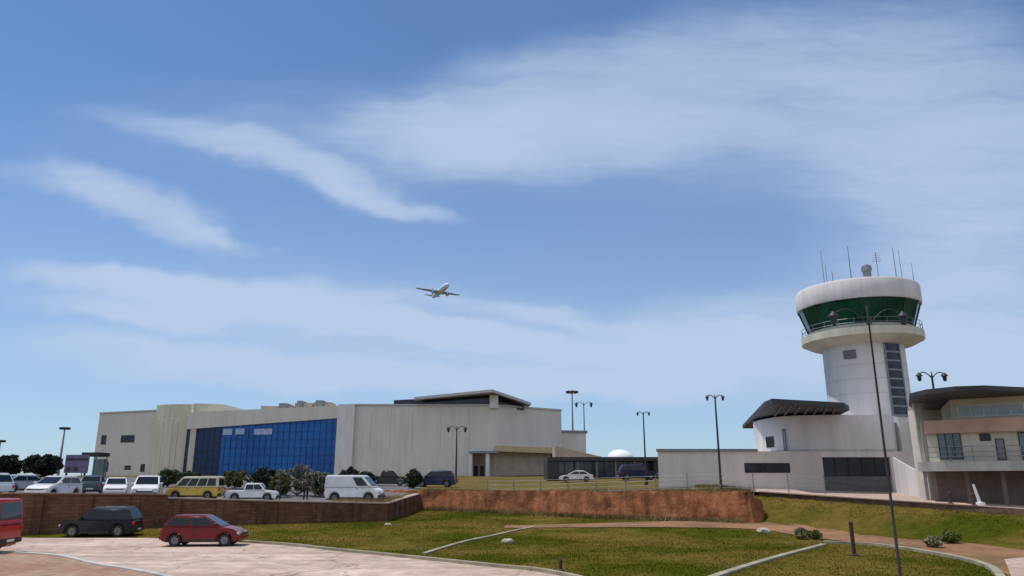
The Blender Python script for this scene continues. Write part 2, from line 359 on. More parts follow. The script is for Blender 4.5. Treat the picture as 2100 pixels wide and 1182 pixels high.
# ---------------------------------------------------------------- terrain
def sm(t): t = min(1.0, max(0.0, t)); return t*t*(3-2*t)
def zt(X, Y):          # upper terrace (car park, forecourt, airport apron)
    Yc = min(Y, 172.0)
    fade = 1 - sm((Y-95)/70)
    z = 1.35 + 0.0238*(Yc-50)
    z += fade*(0.025*min(20, max(0, -X-10)) + 0.045*min(17, max(0, X)) - 0.03*min(30, max(0, X-17)))
    return z
WL0, WL1, WL2 = P(-700, 1013, 38), P(60, 1014, 46), P(795, 1034, 56)
WR0, WR1 = P(780, 1006, 76), P(1543, 1008, 53)
E0, E1 = P(1555, 1012, 60), P(2100, 1043, 42)
def lerp_line(a, b, X): return a.y + (b.y-a.y)*(X-a.x)/(b.x-a.x)
def Yleft(X): return lerp_line(WL1, WL2, X)
def Yright(X): return lerp_line(WR0, WR1, X)
def Yedge(X): return max(20.0, lerp_line(E0, E1, X))
def Yfront(X, side=0):
    if X < WL2.x or (X == WL2.x and side == 0): return Yleft(X)
    if X < WR1.x or (X == WR1.x and side == 0): return Yright(X)
    return Yedge(X)
def zl(X, Y):          # lower ground: road level, rising to the foot of the far wall and up the grass bank
    z = max(0.5*sm((Y-42)/33)*sm((X+16)/10), 0.3*sm((Y-43.5)/7)*sm((X+32)/9))
    if X > 13:
        ye = Yedge(X); u = (Y-(ye-12))/11.0
        top = zt(X, ye) - 0.30
        z = max(z, z + (top - z)*sm(u)*sm((X-13)/6)) if u > 0 else z
    return z
def grid(xs, ys, f):
    mb = MB(); nx = len(xs); ny = len(ys)
    mb.v = [(x, y, f(x, y)) for y in ys for x in xs]
    mb.f = [(j*nx+i, j*nx+i+1, (j+1)*nx+i+1, (j+1)*nx+i) for j in range(ny-1) for i in range(nx-1)]
    mb.m = [0]*len(mb.f); return mb
xs = [-2500, -800, -300, -150] + [-80 + 1.25*i for i in range(int(150/1.25)+1)] + [120, 200, 400, 1000, 2500]
ys = [-300, -100, -40, -10, 5] + [12 + 1.0*i for i in range(74)] + [110, 150, 250, 600, 2000, 4000]
def zl_far(x, y):
    z = zl(x, y)
    return min(z, zt(x, y)-0.3) if y > 60 else z
tag(grid(xs, ys, zl_far).build('ground', M['lawn'], smooth=40), kind='structure')

tx = [(-600, 0), (-250, 0), (-120, 0)] + [(-80+2*i, 0) for i in range(0, 200) if -80+2*i < WL2.x] + [(WL2.x, 0), (WL2.x, 1)] + \
     [(WL2.x+1+2*i, 0) for i in range(0, 60) if WL2.x+1+2*i < WR1.x] + [(WR1.x, 0), (WR1.x, 1)] + [(WR1.x+1+1.5*i, 0) for i in range(0, 30)] + [(80, 0), (140, 0), (300, 0), (700, 0)]
tv = [0, 1.5, 3, 5, 8, 12, 16, 22, 30, 40, 55, 70, 90, 110, 130, 160, 250, 600, 1500, 3500]
mb = MB(); ncol = len(tx)
for v in tv:
    for (X, side) in tx:
        y0 = max(15, Yfront(max(-60, min(60, X)), side)); Y = y0 + v
        mb.v.append((X, Y + (0.4 if v == 0 and (X < WR1.x or (X == WR1.x and side == 0)) else 0), zt(max(-80, min(80, X)), Y)))
mb.f = [(j*ncol+i, j*ncol+i+1, (j+1)*ncol+i+1, (j+1)*ncol+i) for j in range(len(tv)-1) for i in range(ncol-1)]
mb.m = [0]*len(mb.f)
tag(mb.build('terrace_ground', M['drygrass'], smooth=40), kind='structure')

def ribbon(left, right, f, dz, n=60):
    """strip between two polylines (lists of (x,y)), draped on height f"""
    def samp(pl, t):
        d = [0]
        for a, b in zip(pl, pl[1:]): d.append(d[-1] + math.hypot(b[0]-a[0], b[1]-a[1]))
        s = t*d[-1]
        for i in range(len(pl)-1):
            if s <= d[i+1] or i == len(pl)-2:
                k = (s-d[i])/max(1e-9, d[i+1]-d[i]); return (pl[i][0]+(pl[i+1][0]-pl[i][0])*k, pl[i][1]+(pl[i+1][1]-pl[i][1])*k)
    mb = MB(); K = 9
    for i in range(n+1):
        a = samp(left, i/n); b = samp(right, i/n)
        for k in range(K):
            x = a[0]+(b[0]-a[0])*k/(K-1); y = a[1]+(b[1]-a[1])*k/(K-1); mb.v.append((x, y, f(x, y)+dz))
    mb.f = [(i*K+k, i*K+k+1, (i+1)*K+k+1, (i+1)*K+k) for i in range(n) for k in range(K-1)]; mb.m = [0]*len(mb.f)
    return mb
def spline(pl, n=8):
    out = []
    for i in range(len(pl)-1):
        p0 = Vector(pl[max(i-1, 0)]); p1 = Vector(pl[i]); p2 = Vector(pl[i+1]); p3 = Vector(pl[min(i+2, len(pl)-1)])
        for k in range(n):
            t = k/n
            q = 0.5*((2*p1) + (p2-p0)*t + (2*p0-5*p1+4*p2-p3)*t*t + (3*p1-p0-3*p2+p3)*t**3); out.append((q.x, q.y))
    out.append(tuple(pl[-1])); return out
def gp(px, py, z=0.0): g = G(px, py, z); return (g.x, g.y)
def gl(px, py):        # onto the lower ground
    z = 0.0
    for _ in range(25):
        g = G(px, py, z); z2 = zl(g.x, g.y); z = z + (z2-z)*0.5
    return (g.x, g.y)
def kerb_strip(name, pl, w, h, f, m, kind='structure', dz=0.0):
    mb = MB(); n = len(pl); vs = []
    for i, p in enumerate(pl):
        a = Vector(pl[max(i-1, 0)]); b = Vector(pl[min(i+1, n-1)]); d = (b-a).normalized(); q = Vector((-d.y, d.x))*w/2
        for (s, zz) in ((-1, -0.15), (1, -0.15), (1, h), (-1, h)):
            x = p[0]+q.x*s; y = p[1]+q.y*s; vs.append((x, y, f(p[0], p[1])+zz+dz))
    fs = [(3, 2, 1, 0), tuple(4*(n-1)+k for k in range(4))]
    for i in range(n-1):
        for k in range(4): fs.append((4*i+k, 4*i+(k+1) % 4, 4*(i+1)+(k+1) % 4, 4*(i+1)+k))
    mb.add(vs, fs)
    return tag(mb.build(name, m), kind=kind)

road_far = spline([(-140, 58), gp(-350, 1080), gp(60, 1094), gp(500, 1113), gp(700, 1131), gp(1000, 1162), gp(1150, 1180), gp(1700, 1300), (22, 6)], 6)
road_near = spline([(-140, 49), (-60, 43.5), (-33, 37.5), gp(60, 1138), gp(200, 1161), gp(330, 1184), gp(520, 1240), gp(900, 1420), (4, -2), (10, -12)], 6)
tag(ribbon(road_far, road_near, lambda x, y: 0.0, 0.006, 90).build('road', M['road']), kind='structure')
paver_far = [(a, b) for a, b in road_near]
paver_near = [(a-6*0.5, b-14) for a, b in road_near]
tag(ribbon(paver_far, paver_near, lambda x, y: 0.0, 0.05, 60).build('pavement', M['paver']), kind='structure')
kerb_strip('road_kerb', [(a, b) for a, b in road_near], 0.22, 0.10, lambda x, y: 0.0, M['slab'])
kerb_strip('lawn_kerb', [(a, b) for a, b in road_far if b < 41 and b > 10], 0.22, 0.12, zl, M['kerb'])
# faint worn lane lines on the road
def offset_mid(t): return [((1-t)*a[0]+t*b[0], (1-t)*a[1]+t*b[1]) for a, b in zip(road_far, road_near)]
lane = offset_mid(0.52)
for i0 in range(10, 44, 4):
    seg = spline(lane[i0:i0+3], 4)
    l2 = [(x, y+0.09) for x, y in seg]
    tag(ribbon(l2, [(x, y-0.09) for x, y in seg], lambda x, y: 0.0, 0.010, 8).build('lane_marking', mat('worn_white_paint', (0.60, 0.52, 0.47), 0.9, 0.2, 2.0)), kind='structure')

# footpath across the lawn (widening to bare red soil on the right)
fp_far = spline([gl(1035, 1079), gl(1200, 1075), gl(1400, 1070), gl(1560, 1072), gl(1700, 1086), gl(1850, 1096), gl(2000, 1106), gl(2120, 1113), gl(2400, 1135)], 8)
fp_near = spline([gl(1035, 1084), gl(1200, 1083), gl(1400, 1083), gl(1560, 1088), gl(1690, 1107), gl(1800, 1118), gl(1920, 1136), gl(2030, 1162), gl(2075, 1190)], 8)
tag(ribbon(fp_far, fp_near, zl, 0.035, 120).build('soil_path', M['soil']), kind='structure')
kerb_strip('path_kerb', spline([gl(1690, 1114), gl(1800, 1120), gl(1920, 1138), gl(2015, 1160), gl(2055, 1190), gl(2075, 1260)], 8), 0.28, 0.12, zl, M['kerb'])
cp = [gl(2060, 1150), gl(2075, 1190), gl(2080, 1260)], [gl(2160, 1140), gl(2300, 1190), gl(2400, 1260)]
tag(ribbon(spline(cp[0]), spline(cp[1]), zl, 0.055, 30).build('concrete_path', M['fore']), kind='structure')
kerb_strip('lawn_edging', spline([gl(1440, 1195), gl(1500, 1174), gl(1590, 1146), gl(1690, 1119)], 8), 0.30, 0.09, zl, M['kerb'])
kerb_strip('lawn_edging', spline([gl(870, 1137), gl(980, 1106), gl(1100, 1081)], 8), 0.24, 0.07, zl, M['kerb'])
# forecourt of the control tower building
fe = [(E0.x-0.5, E0.y), (E1.x, E1.y), (E1.x+14, Yedge(E1.x+14))]
tag(ribbon(fe, [(E0.x-0.5, 85), (E1.x+4, 75), (E1.x+30, 70)], zt, 0.02, 40).build('forecourt', M['fore']), kind='structure')
cpk = [(WL1.x-30, Yleft(WL1.x-30)+2.5), (WL2.x-0.5, WL2.y+2.0)]
tag(ribbon(cpk, [(WL1.x-45, 140), (-12, 130)], zt, 0.02, 50).build('car_park', mat_two('car_park_asphalt', (0.12, 0.11, 0.11), (0.17, 0.155, 0.145), s1=0.2, s2=2.0, bump=0.1)), kind='structure')

# ---------------------------------------------------------------- retaining walls
def wall_run(mb, pts, tops, bots, th=0.4, mi=0):
    """thick wall along a polyline (x,y) with own top and bottom heights"""
    for (a, b, ta, tb, ba, bb) in zip(pts, pts[1:], tops, tops[1:], bots, bots[1:]):
        d = (Vector(b)-Vector(a)).normalized(); q = Vector((-d.y, d.x))*th
        mb.hexa([(a[0], a[1], ba), (b[0], b[1], bb), (b[0]+q.x, b[1]+q.y, bb), (a[0]+q.x, a[1]+q.y, ba),
                 (a[0], a[1], ta), (b[0], b[1], tb), (b[0]+q.x, b[1]+q.y, tb), (a[0]+q.x, a[1]+q.y, ta)], mi)
def rough_bank(name, pts, tops, mat_, lean=0.35, n=160, rows=7, amp=0.06, parent=None):
    pass
brick_dk = mat_brick('dark_red_block', (0.135, 0.062, 0.040), (0.20, 0.10, 0.062), (0.10, 0.065, 0.045), 1.0, 0.45, 0.2)
brick_or = mat_brick('orange_red_block', (0.42, 0.15, 0.065), (0.54, 0.21, 0.10), (0.30, 0.14, 0.08), 1.0, 0.45, 0.2)
def retaining(name, label, line, m, pil_step, cap_mat):
    root = thing(name, label, 'wall', (line[0][0], line[0][1], 0))
    pts = [(p[0], p[1]) for p in line]; tops = [p[2] for p in line]; bots = [-0.6]*len(line)
    mb = MB(); wall_run(mb, pts, tops, bots, 0.45); mb.build('masonry', m, root)
    mc = MB()
    for a, b in zip(line, line[1:]):
        A = Vector(a[:2]); B = Vector(b[:2]); L = (B-A).length
        if L < 1: continue
        d = (B-A)/L; q = Vector((-d.y, d.x))
        k = 0.6
        while k < L-0.3:
            p = A+d*k; t = a[2]+(b[2]-a[2])*k/L
            c = [p-d*0.2-q*0.16, p+d*0.2-q*0.16, p+d*0.2+q*0.01, p-d*0.2+q*0.01]
            mc.hexa([(v.x, v.y, -0.6) for v in c]+[(v.x, v.y, t-0.05) for v in c]); k += pil_step
    mc.build('pilasters', m, root)
    mk = MB()
    for a, b in zip(line, line[1:]):
        A = Vector(a[:2]); B = Vector(b[:2]); d = (B-A).normalized(); q = Vector((-d.y, d.x))
        c = [A-q*0.08, B-q*0.08, B+q*0.53, A+q*0.53]
        mk.hexa([(c[0].x, c[0].y, a[2]+.002), (c[1].x, c[1].y, b[2]+.002), (c[2].x, c[2].y, b[2]+.002), (c[3].x, c[3].y, a[2]+.002),
                 (c[0].x, c[0].y, a[2]+.09), (c[1].x, c[1].y, b[2]+.09), (c[2].x, c[2].y, b[2]+.09), (c[3].x, c[3].y, a[2]+.09)])
    mk.build('coping', cap_mat, root); wparts(root); return root
def top_at(px, py, Y): p = P(px, py, Y); return (p.x, p.y, p.z)
l0 = P(-500, 1014, 0.1)
left_line = [(WL1.x-34, Yleft(WL1.x-34), 2.6), (WL1.x, WL1.y, WL1.z), top_at(345, 1016, Yleft(P(345, 1016, 50).x))]
left_line2 = [(left_line[-1][0], left_line[-1][1], top_at(346, 1023, Yleft(P(346, 1016, 50).x))[2]), top_at(560, 1029, Yleft(P(560, 1029, 53).x)), (WL2.x, WL2.y, max(WL2.z, 1.5)), (WL2.x+0.3, WL2.y+22, 1.95)]
cap_r = mat('red_coping', (0.26, 0.15, 0.10), 0.9, 0.2, 1.5)
retaining('retaining_wall', 'dark red-brown block retaining wall, taller, behind the parked black car', left_line, brick_dk, 2.6, cap_r)
retaining('retaining_wall', 'dark red-brown block retaining wall, lower stretch under the yellow minibus and white van', left_line2, brick_dk, 2.6, mat('pale_coping', (0.40, 0.31, 0.25), 0.9, 0.2, 1.5))
rl = [(WR0.x, WR0.y, WR0.z), top_at(1160, 1007, Yright(P(1160, 1007, 64.5).x)), (WR1.x, WR1.y, WR1.z), (WR1.x+0.9, WR1.y+7.5, WR1.z-0.05)]
rl2 = rl[:3] + [(WR1.x+0.7, WR1.y+0.5, WR1.z-.35), (WR1.x+1.5, WR1.y+1.6, WR1.z-.9), (WR1.x+1.9, WR1.y+5.0, WR1.z-1.0)]
def rough_wall(name, label, line, m):
    root = thing(name, label, 'wall', (line[0][0], line[0][1], 0)); rg = random.Random(21)
    cols = []
    for a, b in zip(line, line[1:]):
        A = Vector(a); B = Vector(b); L = (B-A).length; k = max(1, int(L/.42))
        d = Vector((B.x-A.x, B.y-A.y, 0)).normalized(); q = Vector((-d.y, d.x, 0))
        cols += [(A+(B-A)*i/k, q) for i in range(k)]
    cols.append((Vector(line[-1]), q))
    mb = MB(); rows = 7; vs = []; n = len(cols)
    for i, (p, q) in enumerate(cols):
        jt = rg.uniform(-.07, .05)+.08*mnoise.noise(Vector((p.x*.5, p.y*.5, 0)))
        for r in range(rows+1):
            t = r/rows; z = -.5+(p.z+jt+.5)*t; o = .30*t + rg.uniform(-.05, .05) + .09*mnoise.noise(Vector((p.x*.8, p.y*.8, z*1.5)))
            v = p+q*o; vs.append((v.x, v.y, z))
        v = p+q*.9; vs.append((v.x, v.y, p.z+jt-.06))
        v = p+q*1.0; vs.append((v.x, v.y, -.5))
    K = rows+3; fs = [tuple(range(K)), tuple((n-1)*K+k for k in range(K-1, -1, -1))]
    for i in range(n-1):
        for r in range(K): fs.append((i*K+r, (i+1)*K+r, (i+1)*K+(r+1) % K, i*K+(r+1) % K))
    mb.add(vs, fs); mb.build('masonry', m, root, smooth=30); wparts(root); return root
orange = mat('orange_laterite', (0.36, 0.145, 0.07), .95, .35, 1.1, bump=.9, bscale=5, streak=.45, spec=.1, detail=9, lo=.36, hi=.64)
rough_wall('retaining_wall', 'long rough orange-red retaining wall below the dry grass, growing taller to the right', rl2, orange)
# low brown edging wall below the forecourt
ep = [(E0.x, E0.y-0.05), (E1.x, E1.y-0.05), (E1.x+12, Yedge(E1.x+12)-0.05)]
mb = MB()
npts = []
for a, b in zip(ep, ep[1:]):
    for k in range(8): npts.append((a[0]+(b[0]-a[0])*k/8, a[1]+(b[1]-a[1])*k/8))
wall_run(mb, npts, [zt(x, y)+0.06 for x, y in npts], [zt(x, y)-0.9 for x, y in npts], 0.3)
tag(mb.build('edging_wall', mat('brown_edging', (0.15, 0.085, 0.055), 0.9, 0.3, 1.5, bump=0.3)), 'low dark brown edging wall under the pink forecourt above the grass bank', 'wall')
# ---------------------------------------------------------------- facade helpers
def hit(A, B, px, py):
    """where the sight line through a photo point meets the vertical plane through A and B: distance along AB, height"""
    d = ray(px, py); A = Vector(A); B = Vector(B); u = (B-A).normalized()
    den = d.x*u.y - d.y*u.x
    t = (A.x*u.y - A.y*u.x)/den
    p = Vector((d.x*t, d.y*t)); return (p-A).dot(u), CAM_Z + d.z*t
def fbox(mb, A, B, s0, s1, z0, z1, d0, d1, mi=0):
    """box on a facade: s along AB in metres, d outwards (towards the viewer)"""
    A = Vector(A); B = Vector(B); u = (B-A).normalized(); n = Vector((u.y, -u.x))
    c = [A+u*s0+n*d1, A+u*s1+n*d1, A+u*s1+n*d0, A+u*s0+n*d0]
    mb.hexa([(v.x, v.y, z0) for v in c]+[(v.x, v.y, z1) for v in c], mi)
def window(root, A, B, px0, py0, px1, py1, glass=None, frame=None, cols=1, rows=1, name='window', fr=0.09, proud=0.05, z=None):
    s0, z1 = hit(A, B, px0, py0); s1, _ = hit(A, B, px1, (py0+py1)/2); _, z0 = hit(A, B, px0, py1)
    if z: z0, z1 = z
    mb = MB()
    fbox(mb, A, B, s0, s1, z1-fr, z1, 0.002, proud); fbox(mb, A, B, s0, s1, z0, z0+fr, 0.002, proud)
    fbox(mb, A, B, s0, s0+fr, z0+fr, z1-fr, 0.002, proud); fbox(mb, A, B, s1-fr, s1, z0+fr, z1-fr, 0.002, proud)
    for k in range(1, cols):
        s = s0+(s1-s0)*k/cols; fbox(mb, A, B, s-fr/2, s+fr/2, z0+fr, z1-fr, 0.012, proud-0.004)
    for k in range(1, rows):
        zz = z0+(z1-z0)*k/rows; fbox(mb, A, B, s0+fr, s1-fr, zz-fr/2, zz+fr/2, 0.012, proud-0.008)
    f = mb.build(name, frame or M['darksteel'], root)
    mg = MB(); fbox(mg, A, B, s0+fr*.8, s1-fr*.8, z0+fr*.8, z1-fr*.8, 0.004, 0.02)
    mg.build('pane', glass or M['glass'], f)
    return f

# ---------------------------------------------------------------- terminal building
def terminal():
    zb = 3.2
    F = [XY(188, 970, 188), XY(305, 970, 185), XY(372, 970, 181), XY(687, 970, 169), XY(722, 970, 167.5), XY(1012, 970, 158), XY(1153, 970, 172)]
    root = thing('terminal_building', 'long grey and cream airport terminal with a tall blue glass front', 'building', (F[3][0], F[3][1], zb))
    back = 235
    # main body: west wing, glass hall, east hall
    zw = P(205, 849, 188).z; zh0 = P(440, 842, 178).z; zh1 = P(687, 832, 169).z; ze0 = P(722, 832, 167.5).z; ze1 = P(1012, 833, 158).z; ze2 = P(1150, 843, 172).z
    mb = MB(); mb.prism([F[0], F[1], (F[1][0]-4, back), (F[0][0]-6, back)], zb, [zw, zw+.4, zw+.4, zw]); mb.build('west_wing_wall', M['plaster'], root)
    mb = MB(); A, B = F[1], F[2]
    # cream rounded stair drum
    c0 = Vector(F[1]); pts = [F[1]]
    for k in range(1, 8):
        t = k/8; x = F[1][0]+(F[2][0]+1.5-F[1][0])*t; y = F[1][1]-2.2*math.sin(t*math.pi*.85)-1.2*t; pts.append((x, y))
    pts += [(F[2][0]+1.6, F[2][1]-0.6), (F[2][0]+8, F[2][1]+1.5), (F[2][0]+8, 200), (F[1][0], 200)]
    zd = P(330, 829, 182).z
    mb.prism(pts, zb, zd); mb.build('stair_drum', M['cream'], root, smooth=40)
    mb = MB()
    for k in range(5):
        x = F[1][0]+1.2+k*1.75; i = min(7, 1+int(k*1.5)); y = pts[i][1]
        mb.box(pts[i][0]-0.22, pts[i][0]+0.22, y-0.18, y+0.3, zb, zd-3.5-0.6*(k % 2))
    mb.build('drum_fins', M['plaster'], root)
    # header wall over the glass + side
    A, B = F[2], F[3]
    L = (Vector(B)-Vector(A)).length
    g_top0 = hit(A, B, 440, 874)[1]; g_top1 = hit(A, B, 684, 858)[1]; gtop = g_top1
    hs0 = hit(A, B, 372, 880)[0]
    ax = Vector(A); u = (Vector(B)-ax).normalized(); n = Vector((u.y, -u.x))
    nb = [A, B, (B[0], back), (A[0]-3, back)]
    mb = MB(); mb.prism(nb, [g_top0-.6, gtop, gtop, g_top0-.6], [zh0-.2, zh1, zh1, zh0-.2]); mb.build('hall_parapet', M['plaster'], root)
    # glass hall: sloping top edge, panes with mullions
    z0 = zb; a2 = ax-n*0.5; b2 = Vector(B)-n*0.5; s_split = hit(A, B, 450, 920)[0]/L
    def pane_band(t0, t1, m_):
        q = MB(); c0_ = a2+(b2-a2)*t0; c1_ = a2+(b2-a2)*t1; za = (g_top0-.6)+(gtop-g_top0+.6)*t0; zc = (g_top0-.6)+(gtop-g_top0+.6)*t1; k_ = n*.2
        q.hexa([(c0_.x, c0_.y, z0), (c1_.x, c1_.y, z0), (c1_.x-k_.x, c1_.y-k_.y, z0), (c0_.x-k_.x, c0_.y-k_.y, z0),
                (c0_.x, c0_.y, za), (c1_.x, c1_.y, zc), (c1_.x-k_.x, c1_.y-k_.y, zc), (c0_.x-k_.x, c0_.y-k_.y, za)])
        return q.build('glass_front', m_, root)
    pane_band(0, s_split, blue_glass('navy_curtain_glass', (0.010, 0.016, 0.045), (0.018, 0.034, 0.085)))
    gf = pane_band(s_split, 1, blue_glass('blue_curtain_glass', (0.012, 0.075, 0.30), (0.012, 0.145, 0.46)))
    mm = MB(); nv = 26
    for k in range(nv+1):
        s = L*k/nv; zt_ = (g_top0-.6)+(gtop-g_top0+.6)*k/nv
        fbox(mm, A, B, max(0, s-.035), min(L, s+.035), z0, zt_, -0.49, -0.36)
    for k in range(1, 9):
        zz = z0+1.8*k
        fbox(mm, A, B, 0, L, zz-.04, zz+.04, -0.49, -0.40)
    mm.build('mullions', mat('blue_mullion', (0.014, 0.09, 0.30), 0.5, 0.1, 2, spec=.2), gf)
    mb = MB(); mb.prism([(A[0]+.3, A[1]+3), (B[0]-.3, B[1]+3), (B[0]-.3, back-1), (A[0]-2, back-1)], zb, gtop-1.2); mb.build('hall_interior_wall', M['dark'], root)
    # pale sign panels high on the glass
    for (x0, x1, y0, y1) in ((456, 474, 880, 892), (482, 499, 879, 891), (520, 556, 880, 891)):
        s0, zz1 = hit(A, B, x0, y0); s1, zz0 = hit(A, B, x1, y1)
        q = MB(); fbox(q, A, B, s0, s1, zz0, zz1, -0.35, -0.30); q.build('pale_panel', mat('pale_blue_panel', (0.34, 0.44, 0.62), 0.4, 0.2, 1.0), root)
    # white pier, east hall
    mb = MB(); A, B = F[3], F[4]
    mb.prism([(A[0], A[1]-1.0), (B[0], B[1]-1.0), (B[0], back), (A[0], back)], zb, zh1+.15); mb.build('pier', M['white_pl'], root)
    mb = MB()
    mb.prism([F[4], F[5], F[6], (F[6][0]+2, back), (F[4][0], back)], hit(F[5], F[6], 1100, 928)[1], [ze0, ze1, ze2, ze2, ze0]); mb.build('hall_wall', M['plaster'], root)
    zs = hit(F[5], F[6], 1100, 928)[1]
    # ground storey of the east hall, set back under the overhang on the right, entrance bay
    mb = MB(); x_e = hit(F[4], F[5], 966, 960)[0]; A, B = F[4], F[5]; u = (Vector(B)-Vector(A)).normalized(); pe = Vector(A)+u*x_e
    mb.prism([(A[0], A[1]+.02), (pe.x, pe.y+.02), (pe.x, back-1), (A[0]+.2, back-1)], zb, zs); mb.build('ground_storey_wall', M['plaster'], root)
    mb = MB(); r0 = Vector(F[5])+Vector((0, 3.5)); r1 = Vector(F[6])+Vector((-2.5, 1.5))
    mb.prism([(pe.x, pe.y+3.5), (r0.x, r0.y), (r1.x, r1.y), (r1.x, back-2), (pe.x, back-2)], zb, zs-.003); mb.build('recessed_wall', M['tan'], root)
    mb = MB(); A2, B2 = F[5], F[6]
    L2 = (Vector(B2)-Vector(A2)).length
    fbox(mb, A2, B2, 0, L2, zs-.1, zs+1.1, 0.003, 0.35); mb.build('ochre_band', M['ochre'], root)
    mb = MB(); 
    fbox(mb, A, B, x_e, (Vector(B)-Vector(A)).length+1.0, zs-.5, zs-.1, -.2, 1.6); mb.build('entrance_canopy', M['steel'], root)
    for px in (968, 1003):
        s, _ = hit(A, B, px, 960); q = MB(); fbox(q, A, B, s-.35, s+.35, zb, zs-.5, 0.4, 1.2); q.build('column', M['white_pl'], root)
    Ad, Bd = (pe.x, pe.y+3.5), (r0.x, r0.y)
    for px in (976, 989):
        s, _ = hit(Ad, Bd, px, 970); q = MB(); fbox(q, Ad, Bd, s-.45, s+.45, zb, zb+2.9, .003, .08); q.build('door', M['dark'], root)
    # tilted roof canopy over the east hall with dark clerestory
    r_pts = [P(850, 813, 162), P(900, 809, 160), P(1010, 801, 156), P(1075, 824, 162)]
    bx = 226
    lo = [(r_pts[0].x, r_pts[0].y-1), (r_pts[2].x, r_pts[2].y-2), (r_pts[3].x+1.5, r_pts[3].y), (r_pts[3].x-2, bx), (r_pts[0].x, bx)]
    zr = [r_pts[0].z-.3, r_pts[2].z, r_pts[3].z-.2, r_pts[3].z+3, r_pts[0].z+2]
    mb = MB(); mb.prism(lo, [z-.55 for z in zr], zr); rf = mb.build('roof_canopy', M['roofgrey'], root)
    mb = MB(); pa = Vector(F[4])+(Vector(F[5])-Vector(F[4]))*.28
    mb.prism([(pa.x, pa.y+1.2), (F[5][0]-.5, F[5][1]+1.2), (r_pts[3].x, r_pts[3].y+1.5), (r_pts[3].x, 200), (pa.x, 200)], min(ze0, ze2)-.6,
             [r_pts[0].z+.05-.5, r_pts[2].z-.56, r_pts[3].z-.78, r_pts[3].z-.78, r_pts[0].z-.5]); mb.build('clerestory_glass', M['glass'], rf)
    p = P(1013, 820, 157.5); mb = MB(); mb.box(p.x-.9, p.x+.9, p.y-.6, p.y+.6, ze1-.5, p.z+.9); mb.build('roof_pier', M['white_pl'], root)
    # roof plant
    for (x0, x1, y0, y1, m_) in ((535, 600, 833, 843, 'pink'), (605, 640, 827, 843, 'pink'), (644, 678, 825, 840, 'pink'), (575, 590, 828, 838, 'steel'), (612, 622, 823, 834, 'steel'), (650, 664, 822, 834, 'steel')):
        a = P(x0, y0, 176); b = P(x1, y1, 176); q = MB(); q.box(a.x, b.x, 176-(0 if m_ == 'pink' else 1), 181, b.z-1.5, a.z); q.build('roof_unit', M[m_] if m_ != 'pink' else M['tan'], root)
    # lower block on the right
    mb = MB(); a = P(1150, 887, 176); b = P(1203, 887, 176)
    mb.prism([(a.x-1, 176), (b.x, 178), (b.x, back), (a.x-1, back)], zb, a.z); mb.build('annex_wall', M['plaster'], root)
    mb = MB(); mb.prism([(a.x-1, 175.7), (b.x+.4, 177.7), (b.x+.4, back+.3), (a.x-1, back+.3)], a.z+.003, a.z+.5); mb.build('annex_roof', M['steel'], root)
    # openings of the west wing
    A, B = F[0], F[1]
    window(root, A, B, 249, 893, 276, 908, cols=3)
    window(root, A, B, 209, 893, 218, 912)
    window(root, A, B, 207, 948, 222, 968, name='door', glass=M['dark'])
    window(root, A, B, 256, 955, 268, 964); window(root, A, B, 289, 952, 297, 968, name='door', glass=M['dark'])
    # vertical joints of the east hall
    A, B = F[4], F[5]
    for px in (760, 800, 845, 903, 962):
        s, _ = hit(A, B, px, 900); mb = MB(); fbox(mb, A, B, s-.06, s+.06, zs+.2, min(ze0, ze1)-.3, .002, .03)
        mb.build('panel_joint', mat('joint_grey', (0.50, 0.47, 0.45), .9, .1, 1), root)
    A, B = F[4], F[5]
    for (x0, x1, y0, y1) in ((735, 745, 905, 945),):
        pass
    for (A, B, za, zb_) in ((F[0], F[1], zw, zw+.4), (F[4], F[5], ze0, ze1), (F[5], F[6], ze1, ze2)):
        q = MB(); A_ = Vector(A); B_ = Vector(B); u = (B_-A_).normalized(); n = Vector((u.y, -u.x)); c = [A_+n*.25, B_+n*.25, B_-n*.6, A_-n*.6]
        q.hexa([(c[0].x, c[0].y, za+.003), (c[1].x, c[1].y, zb_+.003), (c[2].x, c[2].y, zb_+.003), (c[3].x, c[3].y, za+.003),
                (c[0].x, c[0].y, za+.35), (c[1].x, c[1].y, zb_+.35), (c[2].x, c[2].y, zb_+.35), (c[3].x, c[3].y, za+.35)])
        q.build('parapet_coping', M['roofgrey'], root)
    wparts_deep(root)
def wparts_deep(root):
    inv = Matrix.Translation(root.location).inverted()
    for ch in root.children: ch.matrix_parent_inverse = inv     # grandchildren sit in the part's own (world) space
